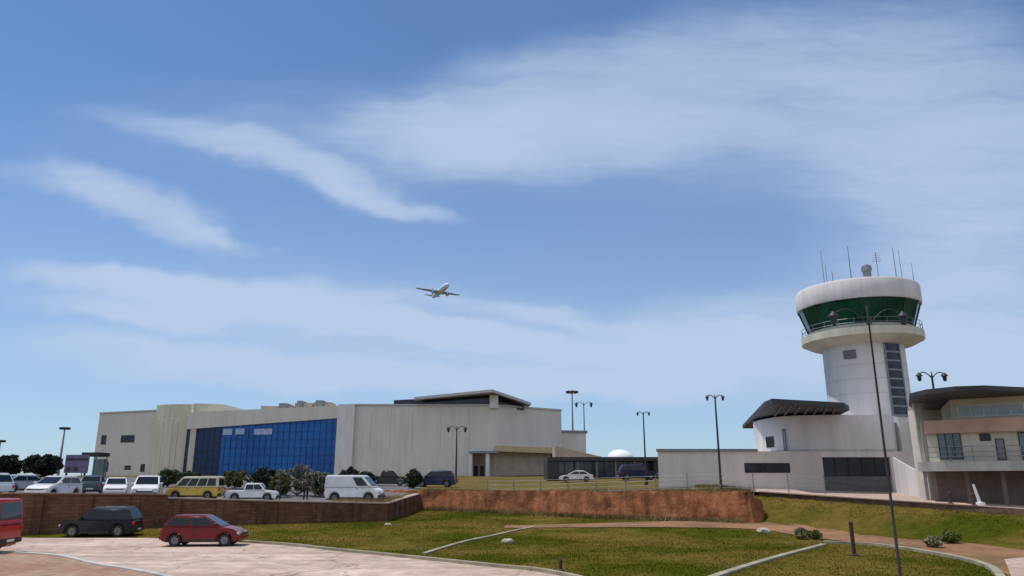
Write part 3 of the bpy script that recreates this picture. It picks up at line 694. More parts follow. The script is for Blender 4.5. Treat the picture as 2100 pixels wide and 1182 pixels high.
def blue_glass(nm, ca, cb):
    m = bpy.data.materials.new(nm); m.use_nodes = True; nt = m.node_tree; N = nt.nodes; L = nt.links; b = N['Principled BSDF']
    b.inputs['Roughness'].default_value = 0.18; b.inputs['Specular IOR Level'].default_value = 0.25
    tc = N.new('ShaderNodeTexCoord'); mp = N.new('ShaderNodeMapping'); mp.inputs['Scale'].default_value = (0.55, 0.55, 0.55)
    L.new(tc.outputs['Object'], mp.inputs['Vector'])
    v = N.new('ShaderNodeTexVoronoi'); v.distance = 'CHEBYCHEV'; v.inputs['Randomness'].default_value = 0.15; L.new(mp.outputs[0], v.inputs['Vector'])
    n = N.new('ShaderNodeTexNoise'); n.inputs['Scale'].default_value = 0.09; n.inputs['Detail'].default_value = 3; L.new(tc.outputs['Object'], n.inputs['Vector'])
    sp = N.new('ShaderNodeSeparateColor'); L.new(v.outputs['Color'], sp.inputs[0])
    ad = N.new('ShaderNodeMath'); ad.operation = 'MULTIPLY_ADD'; ad.inputs[1].default_value = 0.35; L.new(sp.outputs[0], ad.inputs[0]); L.new(n.outputs['Fac'], ad.inputs[2])
    r = N.new('ShaderNodeValToRGB'); L.new(ad.outputs[0], r.inputs['Fac'])
    r.color_ramp.elements[0].position = .4; r.color_ramp.elements[0].color = (*ca, 1); r.color_ramp.elements[1].position = .9; r.color_ramp.elements[1].color = (*cb, 1)
    L.new(r.outputs['Color'], b.inputs['Base Color']); return m
terminal()

# link canopy between terminal and tower building
def link():
    Y = 112; a = P(1122, 938, Y); b = P(1356, 938, Y); zb = zt(20, Y)-.2
    root = thing('link_building', 'low dark flat-roofed glazed link between terminal and tower building', 'building', (a.x, Y, zb))
    mb = MB(); mb.box(a.x, b.x, Y-1.2, Y+14, a.z-.55, a.z); mb.build('roof', M['roofdark'], root)
    mb = MB(); mb.box(a.x+.6, b.x-.2, Y+2.5, Y+2.7, zb, a.z-.553); g = mb.build('glazing', mat('grey_blue_glass', (0.10, 0.12, 0.145), .12, .3, .6, spec=.7), root)
    k = a.x+1.2
    while k < b.x-.4: mb = MB(); mb.box(k-.04, k+.04, Y+2.42, Y+2.49, zb, a.z-.556); mb.build('mullion', M['darksteel'], g); k += 1.5
    mb = MB(); mb.box(a.x, a.x+1.7, Y-.8, Y+13, zb, a.z-.556); mb.build('end_wall', M['dark'], root)
    mb = MB(); mb.box(b.x-1.3, b.x, Y-.8, Y+13, zb, a.z-.559); mb.build('end_wall', M['dark'], root)
    for k in range(1, 5):
        x = a.x+1.7+(b.x-a.x-3)*k/5; q = MB(); q.tube([(x, Y-.6, zb), (x, Y-.6, a.z-.56)], .13, 10); q.build('column', M['steel'], root)
    wparts_deep(root)
    # pale brick shed end left of it and the dome behind
    a = P(1205, 930, 130); b = P(1275, 930, 130)
    c = P(1272, 940, 150); mb = MB(); r = 2.7
    prof = [(r, c.z-2), (r, c.z-.2)]+[(r*math.cos(t), c.z-.2+1.9*math.sin(t)) for t in [k*math.pi/2/8 for k in range(1, 9)]]
    mb.lathe(prof, 28, (c.x, 150, 0)); o = mb.build('roof_dome', mat('glint_white_sheet', (0.86, 0.87, 0.88), .25, .03, 1), smooth=60)  # the bright white colour stands in for a sun glint on the roof
    tag(o, 'small dome, white for a sun glint, behind the link roof', 'dome')
    a = P(1138, 905, 140); b = P(1235, 905, 140)
    mb = MB(); mb.prism([(a.x, 140), (b.x, 142), (b.x, 150), (a.x, 150)], zt(a.x, 140)-.2, [P(1138, 915, 140).z, P(1235, 936, 140).z, P(1235, 936, 140).z, P(1138, 915, 140).z])
    r2 = tag(mb.build('store_building', M['tan']), 'pinkish sloping-roofed annex right of the terminal, behind the dark link roof', 'building')
link()

# ---------------------------------------------------------------- control tower
def tower():
    Y = 80.0
    c = P(1771, 820, Y); cx = c.x+.55; zb = 2.2
    def zz(py, Yf): return P(1770, py, Yf).z
    rs = (P(1853, 760, Y).x-P(1686, 760, Y).x)/2*0.925
    root = thing('control_tower', 'round pale airport control tower with a dark green glass cab', 'control tower', (cx, Y, zb))
    rh = (P(1893, 600, Y).x-P(1637, 600, Y).x)/2*.91; rb = (P(1898, 690, Y).x-P(1645, 690, Y).x)/2*.905
    Yf = Y-rh
    z_slab_b = zz(700, Y-rb*.6); z_slab_t = z_slab_b+1.25
    mb = MB(); mb.lathe([(rs, zb), (rs, z_slab_b+.3)], 48, (cx, Y, 0)); mb.build('shaft', M['white_pl'], root, smooth=40)
    mb = MB(); mb.lathe([(rs-.2, z_slab_b-.25), (rb-.9, z_slab_b), (rb, z_slab_b+.45), (rb, z_slab_t), (rb-.25, z_slab_t), (rb-.25, z_slab_b+.85), (rs-.2, z_slab_b+.85)], 48, (cx, Y, 0))
    mb.build('balcony', M['cream'], root, smooth=35)
    z_g0 = zz(668, Y-rs*1.0); z_g1 = zz(607, Yf)
    r_g0 = (P(1880, 665, Y).x-P(1664, 665, Y).x)/2*.90; r_g1 = rh*.965
    mb = MB(); mb.lathe([(r_g0-.35, z_slab_b+.8), (r_g0-.35, z_g0-.002)], 48, (cx, Y, 0)); mb.build('cab_base_wall', M['white_pl'], root, smooth=40)
    mb = MB(); n = 16; a_off = math.pi/n
    mb.lathe([(r_g0, z_g0), (r_g1, z_g1)], n, (cx, Y, 0)); cab = mb.build('cab_glass', M['glass_green'], root)
    for k in range(n):
        a = 2*math.pi*k/n; mm = MB()
        p0 = Vector((cx+(r_g0+.03)*math.cos(a), Y+(r_g0+.03)*math.sin(a), z_g0)); p1 = Vector((cx+(r_g1+.03)*math.cos(a), Y+(r_g1+.03)*math.sin(a), z_g1)); mm.tube([p0, p1], .07, 6)
        mm.build('mullion', mat('green_mullion', (0.02, 0.04, 0.034), .4, .1, 2), cab)
    mb = MB(); mb.lathe([(r_g0-.4, z_g0-.15), (r_g0+.12, z_g0-.15), (r_g0+.12, z_g0+.12), (r_g0-.4, z_g0+.12)], 32, (cx, Y, 0)); mb.build('sill_ring', M['slab'], root, smooth=35)
    z_r = zz(566, Yf)
    mb = MB(); mb.lathe([(r_g1-.4, z_g1), (rh-.05, z_g1), (rh, z_g1+.2), (rh, z_r-.25), (rh-.15, z_r), (rh-.6, z_r), (rh-.6, z_r-.5), (0.01, z_r-.45)], 48, (cx, Y, 0)); mb.build('roof_parapet', M['white_pl'], root, smooth=35)
    # balcony rail
    mr = MB()
    for h in (.45, .9):
        pts = [(cx+(rb-.12)*math.cos(2*math.pi*k/48), Y+(rb-.12)*math.sin(2*math.pi*k/48), z_slab_t+h) for k in range(49)]
        mr.tube(pts, .03, 5, cap=False)
    for k in range(24):
        a = 2*math.pi*k/24; x = cx+(rb-.12)*math.cos(a); y = Y+(rb-.12)*math.sin(a); mr.tube([(x, y, z_slab_t), (x, y, z_slab_t+.9)], .025, 5)
    mr.build('balcony_rail', M['steel'], root)
    # stair glazing strip on the right of the shaft
    def ang(px, py):
        d = ray(px, py); lo_, best = None, None
        # intersection of the sight line with the shaft
        ox, oy = -cx, -Y; a_ = d.x*d.x+d.y*d.y; b_ = 2*(ox*d.x+oy*d.y); c_ = ox*ox+oy*oy-rs*rs
        t = (-b_-math.sqrt(max(0, b_*b_-4*a_*c_)))/(2*a_); return math.atan2(d.y*t-Y, d.x*t-cx), CAM_Z+d.z*t
    a0, z1 = ang(1812, 703); a1, _ = ang(1841, 703); z0 = ang(1830, 852)[1]
    mb = MB(); mb.lathe([(rs+.06, z0), (rs+.06, z1)], 8, (cx, Y, 0), a0=a0, a1=a1); g = mb.build('stair_glazing', M['glass'], root, smooth=40)
    mm = MB()
    for k in range(9):
        h = z0+(z1-z0)*k/8; mm.lathe([(rs+.02, h-.09), (rs+.14, h-.09), (rs+.14, h+.09), (rs+.02, h+.09)], 8, (cx, Y, 0), a0=a0, a1=a1)
    for a in (a0, a1): x = cx+(rs+.08)*math.cos(a); y = Y+(rs+.08)*math.sin(a); mm.tube([(x, y, z0-.05), (x, y, z1+.05)], .09, 6)
    mm.build('glazing_bars', M['steel'], g)
    # vent panel
    a0, z1 = ang(1729, 720); a1, z0 = ang(1757, 735)
    mb = MB(); mb.lathe([(rs+.05, z0), (rs+.05, z1)], 6, (cx, Y, 0), a0=a0, a1=a1); mb.build('vent', mat('vent_grey', (0.16, 0.155, 0.17), .7, .2, 3), root)
    # horizontal cast joints on the shaft
    mj = MB()
    for py in (745, 775, 805):
        z = zz(py, Y-rs); mj.lathe([(rs+.015, z-.03), (rs+.015, z+.03)], 48, (cx, Y, 0))
    mj.build('cast_joints', mat('shaft_joint', (0.52, 0.50, 0.51), .9, .1, 1), root, smooth=40)
    # drain spouts / floodlights on the balcony
    # roof aerials and beacon
    for (px, py, yb, r_) in ((1683, 512, 580, .035), (1738, 506, 572, .05), (1830, 508, 568, .045), (1842, 512, 570, .03), (1692, 540, 580, .03), (1869, 540, 575, .03), (1706, 556, 578, .05), (1872, 562, 578, .05)):
        p1 = P(px, py, Y-2); p0 = P(px+(px-1050)*.00016*(yb-py), yb, Y-2); q = MB(); q.tube([(p1.x, Y-2, z_r-.5), (p1.x, Y-2, p1.z)], [r_*1.4, r_*.6], 6); q.build('aerial', M['steel'], root)
    p = P(1776, 545, Y-3); mb = MB(); mb.lathe([(.01, z_r-.5), (.42, z_r-.5), (.42, p.z-.7), (.55, p.z-.6), (.5, p.z-.1), (.2, p.z+.1), (.01, p.z+.12)], 14, (p.x, Y-3, 0)); mb.build('beacon', M['steel'], root, smooth=40)
    p = P(1798, 540, Y-2); q = MB(); q.tube([(p.x, Y-2, z_r-.5), (p.x, Y-2, p.z+1.2)], .035, 6)
    for k in range(5): q.tube([(p.x-.55+.06*k, Y-2, p.z+.2+.22*k), (p.x+.55-.06*k, Y-2, p.z+.2+.22*k)], .02, 5)
    q.build('aerial', M['steel'], root)
    wparts_deep(root)
tower()

# ---------------------------------------------------------------- tower base building
def base_building():
    Yg = 70.0; zb = 2.2
    a = XY(1352, 1000, Yg); 
    root = thing('operations_building', 'white two-storey building with a big dark garage door around the tower foot', 'building', (a[0], Yg, zb))
    A = (a[0], Yg); B = (XY(1890, 1000, Yg)[0], Yg)
    s_g0, z_gt = hit(A, B, 1686, 938); s_g1, _ = hit(A, B, 1829, 970); z_gb = hit(A, B, 1690, 1001)[1]
    z1 = P(1450, 926, Yg).z; L = B[0]-A[0]
    zw_ = P(1750, 935, Yg).z
    # ground storey as real wall pieces round the garage opening
    mb = MB(); mb.prism([(A[0], Yg), (A[0]+s_g0, Yg), (A[0]+s_g0, Yg+14), (A[0]+3.4, Yg+14)], zb-.5, z1); mb.build('ground_storey_wall', M['plaster'], root)
    mb = MB(); mb.box(A[0]+s_g1, B[0], Yg, Yg+14, zb-.5, z1-.001); mb.build('ground_storey_wall', M['white_pl'], root)
    mb = MB(); mb.box(A[0]+s_g0, A[0]+s_g1, Yg, Yg+14, z_gt, z1-.002); mb.build('lintel', M['white_pl'], root)
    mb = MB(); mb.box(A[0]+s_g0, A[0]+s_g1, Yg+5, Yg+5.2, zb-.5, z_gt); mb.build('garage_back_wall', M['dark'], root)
    # roller door: dark glazed upper half over a grey panel
    mb = MB(); zm = hit(A, B, 1750, 977)[1]; x0 = A[0]+s_g0+.02; x1 = A[0]+s_g1-.02
    mb.box(x0, x1, Yg+.35, Yg+.45, zm, z_gt-.01)
    d = mb.build('garage_door', mat('navy_door', (0.016, 0.022, 0.045), .3, .25, .8), root)
    q = MB(); k = zm
    while k < z_gt-.2: q.box(x0, x1, Yg+.31, Yg+.349, k, k+.04); k += .3
    for i in range(6): xx = x0+(x1-x0)*i/5; q.box(max(x0, xx-.05), min(x1, xx+.05), Yg+.28, Yg+.309, zm, z_gt-.012)
    q.build('door_slats', M['darksteel'], d)
    mb = MB(); mb.box(x0, x1, Yg+.33, Yg+.45, zb-.4, zm-.003); mb.build('door_panel', mat('grey_door', (0.12, 0.13, 0.135), .5, .2, 1.0, stretch=(1, 1, 4)), d)
    # roof edge of the low block
    mb = MB(); mb.prism([(A[0]-.15, Yg-.18), (A[0]+L*.385, Yg-.18), (A[0]+L*.385, Yg+14.2), (A[0]+3.3, Yg+14.2)], z1+.002, z1+.22); mb.build('roof_edge', M['steel'], root)
    window(root, A, B, 1526, 950, 1620, 970, cols=5, fr=.07)
    # curved upper storey
    def q_(px, Y): return XY(px, 900, Y)
    pts = [q_(1547, 79), q_(1563, 76), q_(1590, 73), q_(1620, 71.4), q_(1660, 70.5), q_(1710, 70.12), q_(1770, 70.08), q_(1832, 70.2), q_(1846, 73), q_(1846, 84), q_(1547, 88)]
    zu = P(1750, 851, 70).z
    mb = MB(); mb.prism(pts, z1+.003, zu); mb.build('upper_storey_wall', M['white_pl'], root, smooth=50)
    cs = MB(); cs.prism([(x-(.06 if i else .2), y-.07) for i, (x, y) in enumerate(pts)], z1+.006, z1+.2); cs.build('string_course', M['slab'], root)
    window(root, pts[1], pts[2], 1571, 897, 1588, 919, fr=.06)
    window(root, pts[3], pts[4], 1604, 880, 1612, 925, fr=.05, glass=M['glass_pale'])
    # flat roof sailing forward over it
    zr = zu+.25
    def rp(px, py):      # point of the roof's plane
        d = ray(px, py); t = (zr-CAM_Z)/d.z; return (d.x*t, d.y*t)
    rpts = [rp(1523, 879), rp(1545, 857), rp(1567, 835), rp(1584, 828), rp(1620, 830), rp(1680, 833), rp(1732, 836), rp(1742, 842), (33, 76), (33, 84), (31, 93)]
    mb = MB(); mb.prism(rpts, zr, zr+.42); mb.build('roof', M['roofdark'], root)
    mb = MB()
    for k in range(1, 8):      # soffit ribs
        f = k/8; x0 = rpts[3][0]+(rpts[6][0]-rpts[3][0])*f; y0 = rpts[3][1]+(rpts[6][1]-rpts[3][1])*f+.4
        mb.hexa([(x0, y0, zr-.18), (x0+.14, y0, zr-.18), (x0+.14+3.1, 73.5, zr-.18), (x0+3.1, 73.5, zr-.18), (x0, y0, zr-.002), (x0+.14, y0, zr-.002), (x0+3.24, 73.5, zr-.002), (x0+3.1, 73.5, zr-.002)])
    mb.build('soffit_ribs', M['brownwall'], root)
    # stair block to the right of the tower, sloping parapet
    A2 = (XY(1836, 930, 72)[0], 72); B2 = (XY(1893, 930, 72)[0], 72)
    mb = MB(); mb.box(A2[0]+.2, B2[0], 71.0, 84, z1+.004, P(1860, 868, 72).z); mb.build('stair_block', M['plaster'], root)
    m2 = MB(); x = B2[0]-1.0
    for dx in (0, .55): m2.tube([(x+dx, 70.85, z1+.01), (x+dx, 70.85, P(1880, 862, 71).z)], .09, 8)
    m2.build('downpipe', M['darksteel'], root)
    wparts_deep(root)
base_building()

def wing():
    zb = 1.3
    A = XY(1912, 1000, 50.5); B = XY(2420, 1000, 43.0)
    root = thing('office_wing', 'cream office wing with a salmon parapet, balcony and dark overhanging roof, right edge', 'building', (A[0], A[1], zb))
    u = (Vector(B)-Vector(A)).normalized(); n = Vector((u.y, -u.x)); L = (Vector(B)-Vector(A)).length
    Aback = (A[0]+9.6, A[1]+16); Bback = (B[0]+9, B[1]+16)
    hz = lambda px, py: hit(A, B, px, py)[1]
    z_s0 = hz(2050, 966); z_s1 = hz(2050, 946); z_p0 = hz(2050, 885); z_p1 = hz(2050, 857); z_top = hz(2050, 812)
    def pr(name, inset, z0, z1, m, left=0.0):
        a = Vector(A)-n*inset+u*left; b = Vector(B)-n*inset
        mb = MB(); mb.prism([tuple(a), tuple(b), Bback, Aback], z0, z1); return mb.build(name, m, root)
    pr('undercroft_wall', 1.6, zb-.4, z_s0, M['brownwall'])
    pr('storey_wall', .5, z_s1+.002, z_p0-.002, M['cream'])
    pr('salmon_parapet', 0.02, z_p0, z_p1, M['pink'])
    pr('upper_storey_wall', .9, z_p1+.002, z_top, mat('pale_cream_plaster', (0.60, 0.57, 0.45), .9, .1, .5), left=1.6)
    mb = MB(); a = Vector(A)+n*.5-u*.6; b = Vector(B)+n*.5
    mb.prism([tuple(a), tuple(b), Bback, Aback], z_s0+.002, z_s1); mb.build('balcony_slab', M['slab'], root)
    # undercroft piers
    for px in (1918, 1985, 2060, 2140):
        s, _ = hit(A, B, px, 1000); q = MB(); fbox(q, A, B, s-.12, s+.12, zb-.4, z_s0-.002, -.5, -.2); q.build('pier', M['brownwall'], root)
    # storey windows
    A2 = tuple(Vector(A)-n*.5); B2 = tuple(Vector(B)-n*.5)
    window(root, A2, B2, 1921, 887, 1973, 943, glass=M['glass_teal'], cols=3, fr=.06)
    window(root, A2, B2, 2008, 890, 2032, 905, cols=2, fr=.05)
    window(root, A2, B2, 2040, 900, 2062, 944, name='door', glass=mat('mauve_glass', (.20, .18, .23), .2, .2, 1), fr=.05)
    window(root, A2, B2, 2086, 887, 2130, 944, glass=M['glass_teal'], cols=2, fr=.06)
    A3 = tuple(Vector(A)-n*.9+u*1.6); B3 = tuple(Vector(B)-n*.9)
    window(root, A3, B3, 1962, 832, 2160, 857, glass=M['glass_pale'], cols=7, fr=.06, frame=M['white'])
    # balcony rail
    q = MB(); z0 = z_s1
    for h in (.3, .6, .95): fbox(q, A, B, 0, L, z0+h-.02, z0+h+.02, .3, .34)
    k = .0
    while k < L: fbox(q, A, B, k, k+.05, z0, z0+.95, .29, .35); k += 1.3
    q.build('balcony_rail', M['steel'], root)
    # dark roof, flat slab with a long overhang to the left and front; plane seen from below
    zr = z_top+.003
    def rp(px, py): d = ray(px, py); t = (zr-CAM_Z)/d.z; return (d.x*t, d.y*t)
    rpts = [rp(1864, 833), rp(1866, 816), rp(1900, 808), rp(1960, 802), rp(2020, 800), rp(2110, 804), rp(2300, 806), rp(2480, 812), (B[0]+11, B[1]+17), (A[0]+10, A[1]+17)]
    mb = MB(); mb.prism(rpts, zr, zr+.28); mb.build('roof', M['roofdark'], root)
    # side wall and slim posts at the left end
    for px in (1893, 1905):
        p = XY(px, 960, 52.5); q = MB(); q.box(p[0]-.12, p[0]+.12, p[1]-.12, p[1]+.12, zb, zr-.003); q.build('post', M['slab'], root)
    mb = MB(); p = XY(1884, 960, 58); mb.box(p[0], Aback[0]-.4, 57.5, 58.5, zb, zr-.01); mb.build('end_wall', M['cream'], root)
    # stepped ramp wall to the left end
    mb = MB(); a = XY(1838, 1000, 66); b = XY(1915, 1000, 56)
    mb.prism([a, b, (b[0]+.3, b[1]+.3), (a[0]+.3, a[1]+.3)], zb, [P(1840, 938, 66).z, P(1915, 985, 56).z, P(1915, 985, 56).z, P(1840, 938, 66).z]); mb.build('ramp_wall', M['white_pl'], root)
    wparts_deep(root)
wing()
# ---------------------------------------------------------------- vehicles
def paint(name, col, rough=0.3):
    return mat('paint_'+name, col, rough, 0.10, 1.2, coat=0.22, spec=0.3)
VT = dict(
 sedan=dict(L=4.5, W=1.76, H=1.44, top=[(-2.25, .50), (-2.22, .90), (-1.65, .97), (0.85, .95), (1.9, .80), (2.18, .64), (2.25, .45)], cb=(-1.85, 1.15, .94), ct=(-1.05, .25), wx=(-1.33, 1.35), r=.31, win=2),
 hatch=dict(L=3.9, W=1.68, H=1.50, top=[(-1.95, .50), (-1.93, .92), (-1.82, .99), (0.8, .97), (1.55, .84), (1.88, .66), (1.95, .45)], cb=(-1.90, 1.05, .96), ct=(-1.45, .15), wx=(-1.2, 1.22), r=.30, win=2),
 suv=dict(L=4.5, W=1.84, H=1.72, top=[(-2.22, .55), (-2.22, 1.0), (-2.1, 1.08), (0.95, 1.06), (1.95, .97), (2.2, .74), (2.25, .48)], cb=(-2.15, 1.2, 1.05), ct=(-1.8, .45), wx=(-1.35, 1.38), r=.36, win=3),
 pickup=dict(L=5.1, W=1.82, H=1.74, top=[(-2.55, .6), (-2.55, 1.06), (-.5, 1.06), (1.15, 1.06), (2.25, .96), (2.5, .76), (2.55, .5)], cb=(-.75, 1.4, 1.05), ct=(-.55, .75), wx=(-1.55, 1.6), r=.37, win=2),
 van=dict(L=4.5, W=1.9, H=2.05, top=[(-2.25, .5), (-2.25, 1.12), (1.3, 1.15), (1.95, 1.02), (2.22, .74), (2.25, .45)], cb=(-2.24, 1.72, 1.13), ct=(-2.15, .85), wx=(-1.35, 1.4), r=.34, win=1),
 minibus=dict(L=4.7, W=1.9, H=2.0, top=[(-2.35, .5), (-2.35, 1.08), (1.3, 1.1), (2.05, .98), (2.32, .74), (2.35, .45)], cb=(-2.33, 1.75, 1.08), ct=(-2.22, .95), wx=(-1.4, 1.45), r=.34, win=4),
)
def wheel_obj(r, w=.21):
    t = MB(); t.lathe([(r*.62, -w/2), (r*.9, -w/2), (r, -w*.36), (r, w*.36), (r*.9, w/2), (r*.62, w/2), (r*.62, -w/2)], 24, axis='y')
    tyre = t.build('tyre', M['rubber'], smooth=35)
    m = MB(); m.lathe([(.01, -w*.28), (r*.16, -w*.40), (r*.2, -w*.34), (r*.62, -w*.36), (r*.62, w*.36), (r*.2, w*.34), (r*.16, w*.40), (.01, w*.28)], 24, axis='y')
    for k in range(5):
        a = 2*math.pi*k/5
        for s in (-1, 1):
            m.tube([(r*.1*math.cos(a), s*w*.42, r*.1*math.sin(a)), (r*.6*math.cos(a), s*w*.40, r*.6*math.sin(a))], r*.075, 5)
    rim = m.build('rim', M['rim'], smooth=35)
    return tyre, rim
WHEELS = {}
def car(name, label, cat, typ, pm, X, Y, Z, rz, group='vehicles parked on the car park', scale=1.0, detail=True, roof_rack=False, roof_paint=None):
    T = VT[typ]; L, W, H = T['L'], T['W'], T['H']; w = W/2
    root = thing(name, label, cat, (X, Y, Z), rz, group); root.scale = (scale,)*3
    r = T['r']; zb = .24
    # lower body side outline with wheel arches
    pts = list(T['top'])
    low = []
    xr, xf = T['wx']
    def arch(cx):
        R_ = r+.07; out = []
        a0 = math.asin((zb-r)/R_) if abs(zb-r) < R_ else 0
        for k in range(11):
            a = a0 + (math.pi-2*a0)*k/10; out.append((cx+R_*math.cos(a), r+R_*math.sin(a)))
        return out
    low = [(L/2-.06, zb)] + arch(xf) + arch(xr) + [(-L/2+.06, zb)]
    outline = pts + low
    mb = MB(); n = len(outline)
    secs = [(-w*.985, .0), (-w, .0), (w, .0), (w*.985, .0)]
    vs = []
    for y in (-w, w):
        for (x, z) in outline:
            k = 1.0 - .05*max(0, (z-.75)/.35) - .03*max(0, (.5-z)/.3); kx = 1 - .06*max(0, (abs(x)/(L/2)-.8)/.2)
            vs.append((x, y*k*kx, z))
    fs = [tuple(range(n)), tuple(range(2*n-1, n-1, -1))] + [(i, n+i, n+(i+1) % n, (i+1) % n) for i in range(n)]
    mb.add(vs, fs)
    # greenhouse
    (b0, b1, zbelt), (t0, t1) = T['cb'], T['ct']
    wb = w*.95; wt = w*(.90 if typ in ('van', 'minibus') else .80)
    zr = H
    BOT = [(b0, -wb, zbelt-.03), (b1, -wb, zbelt-.03), (b1, wb, zbelt-.03), (b0, wb, zbelt-.03)]
    xm = (t0+t1)/2
    TOP = [(t0, -wt, zr-.05), (t1, -wt, zr-.05), (t1, wt, zr-.05), (t0, wt, zr-.05)]
    body = mb.build('body', pm, root, smooth=40, bevel=.085)
    g = MB(); g.hexa(BOT+TOP)
    # crowned roof skin
    g.hexa([(t0, -wt, zr-.052), (t1, -wt, zr-.052), (t1, wt, zr-.052), (t0, wt, zr-.052), (t0+.12, -wt*.8, zr), (t1-.15, -wt*.8, zr), (t1-.15, wt*.8, zr), (t0+.12, wt*.8, zr)])
    g.build('roof', roof_paint or pm, root, smooth=45, bevel=.05)
    # glass panels sit 8 mm proud of the greenhouse faces
    def quadpanel(nm, a, b, c, d, u0, u1, v0, v1, m=M['cglass'], off=.010, th=.006):
        a, b, c, d = map(Vector, (a, b, c, d))     # a bottom-left, b bottom-right, c top-right, d top-left
        def pt(u, v): return (a*(1-u)+b*u)*(1-v) + (d*(1-u)+c*u)*v
        nrm = (b-a).cross(d-a).normalized()
        q = [pt(u0, v0), pt(u1, v0), pt(u1, v1), pt(u0, v1)]
        mm = MB(); mm.hexa([p+nrm*(off-th*2) for p in q]+[p+nrm*off for p in q]); return mm.build(nm, m, root)
    nwin = T['win']
    for s in (-1, 1):
        if s < 0: a, b, c, d = BOT[0], BOT[1], TOP[1], TOP[0]
        else: a, b, c, d = BOT[2], BOT[3], TOP[3], TOP[2]
        if typ == 'van': rngs = [(.70, .93)] if s < 0 else [(.07, .30)]
        else:
            rngs = [(.05+.9*k/nwin+.012, .05+.9*(k+1)/nwin-.012) for k in range(nwin)]
        for (u0, u1) in rngs: quadpanel('window', a, b, c, d, u0, u1, .14, .86)
    quadpanel('windscreen', BOT[1], BOT[2], TOP[2], TOP[1], .06, .94, .10, .92)
    if typ != 'van': quadpanel('rear_window', BOT[3], BOT[0], TOP[0], TOP[3], .08, .92, .18, .88)
    if typ == 'pickup':
        mm = MB(); mm.box(-2.45, -.85, -w*.82, w*.82, 1.04, 1.075); mm.build('load_bed', M['trim'], root)
    # bumpers, lamps, mirrors, handles, plate
    for (nm, x0, x1) in (('bumper', L/2-.10, L/2+.05), ('bumper', -L/2-.05, -L/2+.10)):
        mm = MB(); mm.box(x0, x1, -w*.90, w*.90, .34, .52); mm.build(nm, pm if typ in ('sedan', 'hatch') else M['trim'], root, bevel=.03)
    zf = T['top'][-2][1]; xf_ = T['top'][-2][0]
    zre = T['top'][1][1]
    for s in (-1, 1):
        mm = MB(); mm.box(xf_-.12, xf_+.03, s*w*.84-.17, s*w*.84+.12 if s < 0 else s*w*.84+.10, zf-.10, zf+.05) if False else mm.box(xf_-.14, xf_+.035, s*w*.70-.17, s*w*.70+.17, zf-.12, zf+.03)
        mm.build('headlight', M['lamp'], root, bevel=.02)
        mm = MB(); mm.box(-L/2-.02, -L/2+.15, s*w*.78-.11, s*w*.78+.11, zre-.28, zre-.06); mm.build('tail_light', M['tail'], root, bevel=.02)
        if detail:
            mm = MB(); xm_ = b1-.28; mm.box(xm_-.06, xm_+.05, s*(w*.95+.10)-.09, s*(w*.95+.10)+.09, zbelt+.04, zbelt+.17); mm.build('mirror', pm, root, bevel=.02)
            for xd in ((b1-.25, b1-1.3, b1-2.25) if typ != 'van' else (b1-.2, b1-1.2)):
                mm = MB(); mm.box(xd-.008, xd+.008, s*w-.004, s*w+.004, .42, .76); mm.build('door_seam', M['trim'], root)
            mm = MB(); mm.box(xr+r+.12, xf-r-.12, s*w-.004, s*w+.012, .27, .36); mm.build('sill', M['trim'], root)
            for xh in ((b1-1.35, b1-2.25) if typ != 'van' else (b1-1.25,)):
                mm = MB(); mm.box(xh-.08, xh+.08, s*w*.955-.012, s*w*.955+.018, zbelt-.16, zbelt-.12); mm.build('door_handle', M['trim'], root)
    mm = MB(); mm.box(L/2+.045, L/2+.06, -.55, .55, .56, .64); mm.build('grille', M['trim'], root)
    mm = MB(); mm.box(-L/2-.062, -L/2-.048, -.25, .25, .40, .50); mm.build('number_plate', M['plate'], root)
    mm = MB(); mm.box(-L/2+.25, L/2-.25, -w*.8, w*.8, .2, .42); mm.build('underbody', M['trim'], root)
    if roof_rack:
        mm = MB()
        for s in (-1, 1): mm.tube([(t0+.2, s*wt*.86, zr), (t0+.25, s*wt*.86, zr+.06), (t1-.25, s*wt*.86, zr+.06), (t1-.2, s*wt*.86, zr-.01)], .02, 6)
        mm.build('roof_rail', M['steel'], root)
    for cx in T['wx']:
        for s in (-1, 1):
            if r not in WHEELS:
                ty, ri = wheel_obj(r); WHEELS[r] = (ty.data, ri.data); bpy.data.objects.remove(ty); bpy.data.objects.remove(ri)
            wo = bpy.data.objects.new('wheel', WHEELS[r][0]); C.objects.link(wo); wo.parent = root; wo.location = (cx, s*(w-.13), r)
            ro = bpy.data.objects.new('rim', WHEELS[r][1]); C.objects.link(ro); ro.parent = wo
    return root
red = paint('red', (0.16, 0.003, 0.006)); dred = paint('dark_red', (0.10, 0.005, 0.008)); black = paint('black', (0.012, 0.014, 0.018))
whitep = paint('white', (0.72, 0.73, 0.73)); yellow = paint('yellow', (0.62, 0.40, 0.06)); teal = paint('teal', (0.05, 0.10, 0.12)); silver = paint('silver', (0.38, 0.40, 0.43))
navy = paint('navy', (0.012, 0.018, 0.06)); mauve = paint('mauve', (0.20, 0.17, 0.24)); cream_p = paint('cream', (0.66, 0.60, 0.44))
gr = 'cars parked along the road'
def on_low(px, py): g = gl(px, py); return g[0], g[1], zl(*g)
def place_low(px0, px1, py, **k): pass
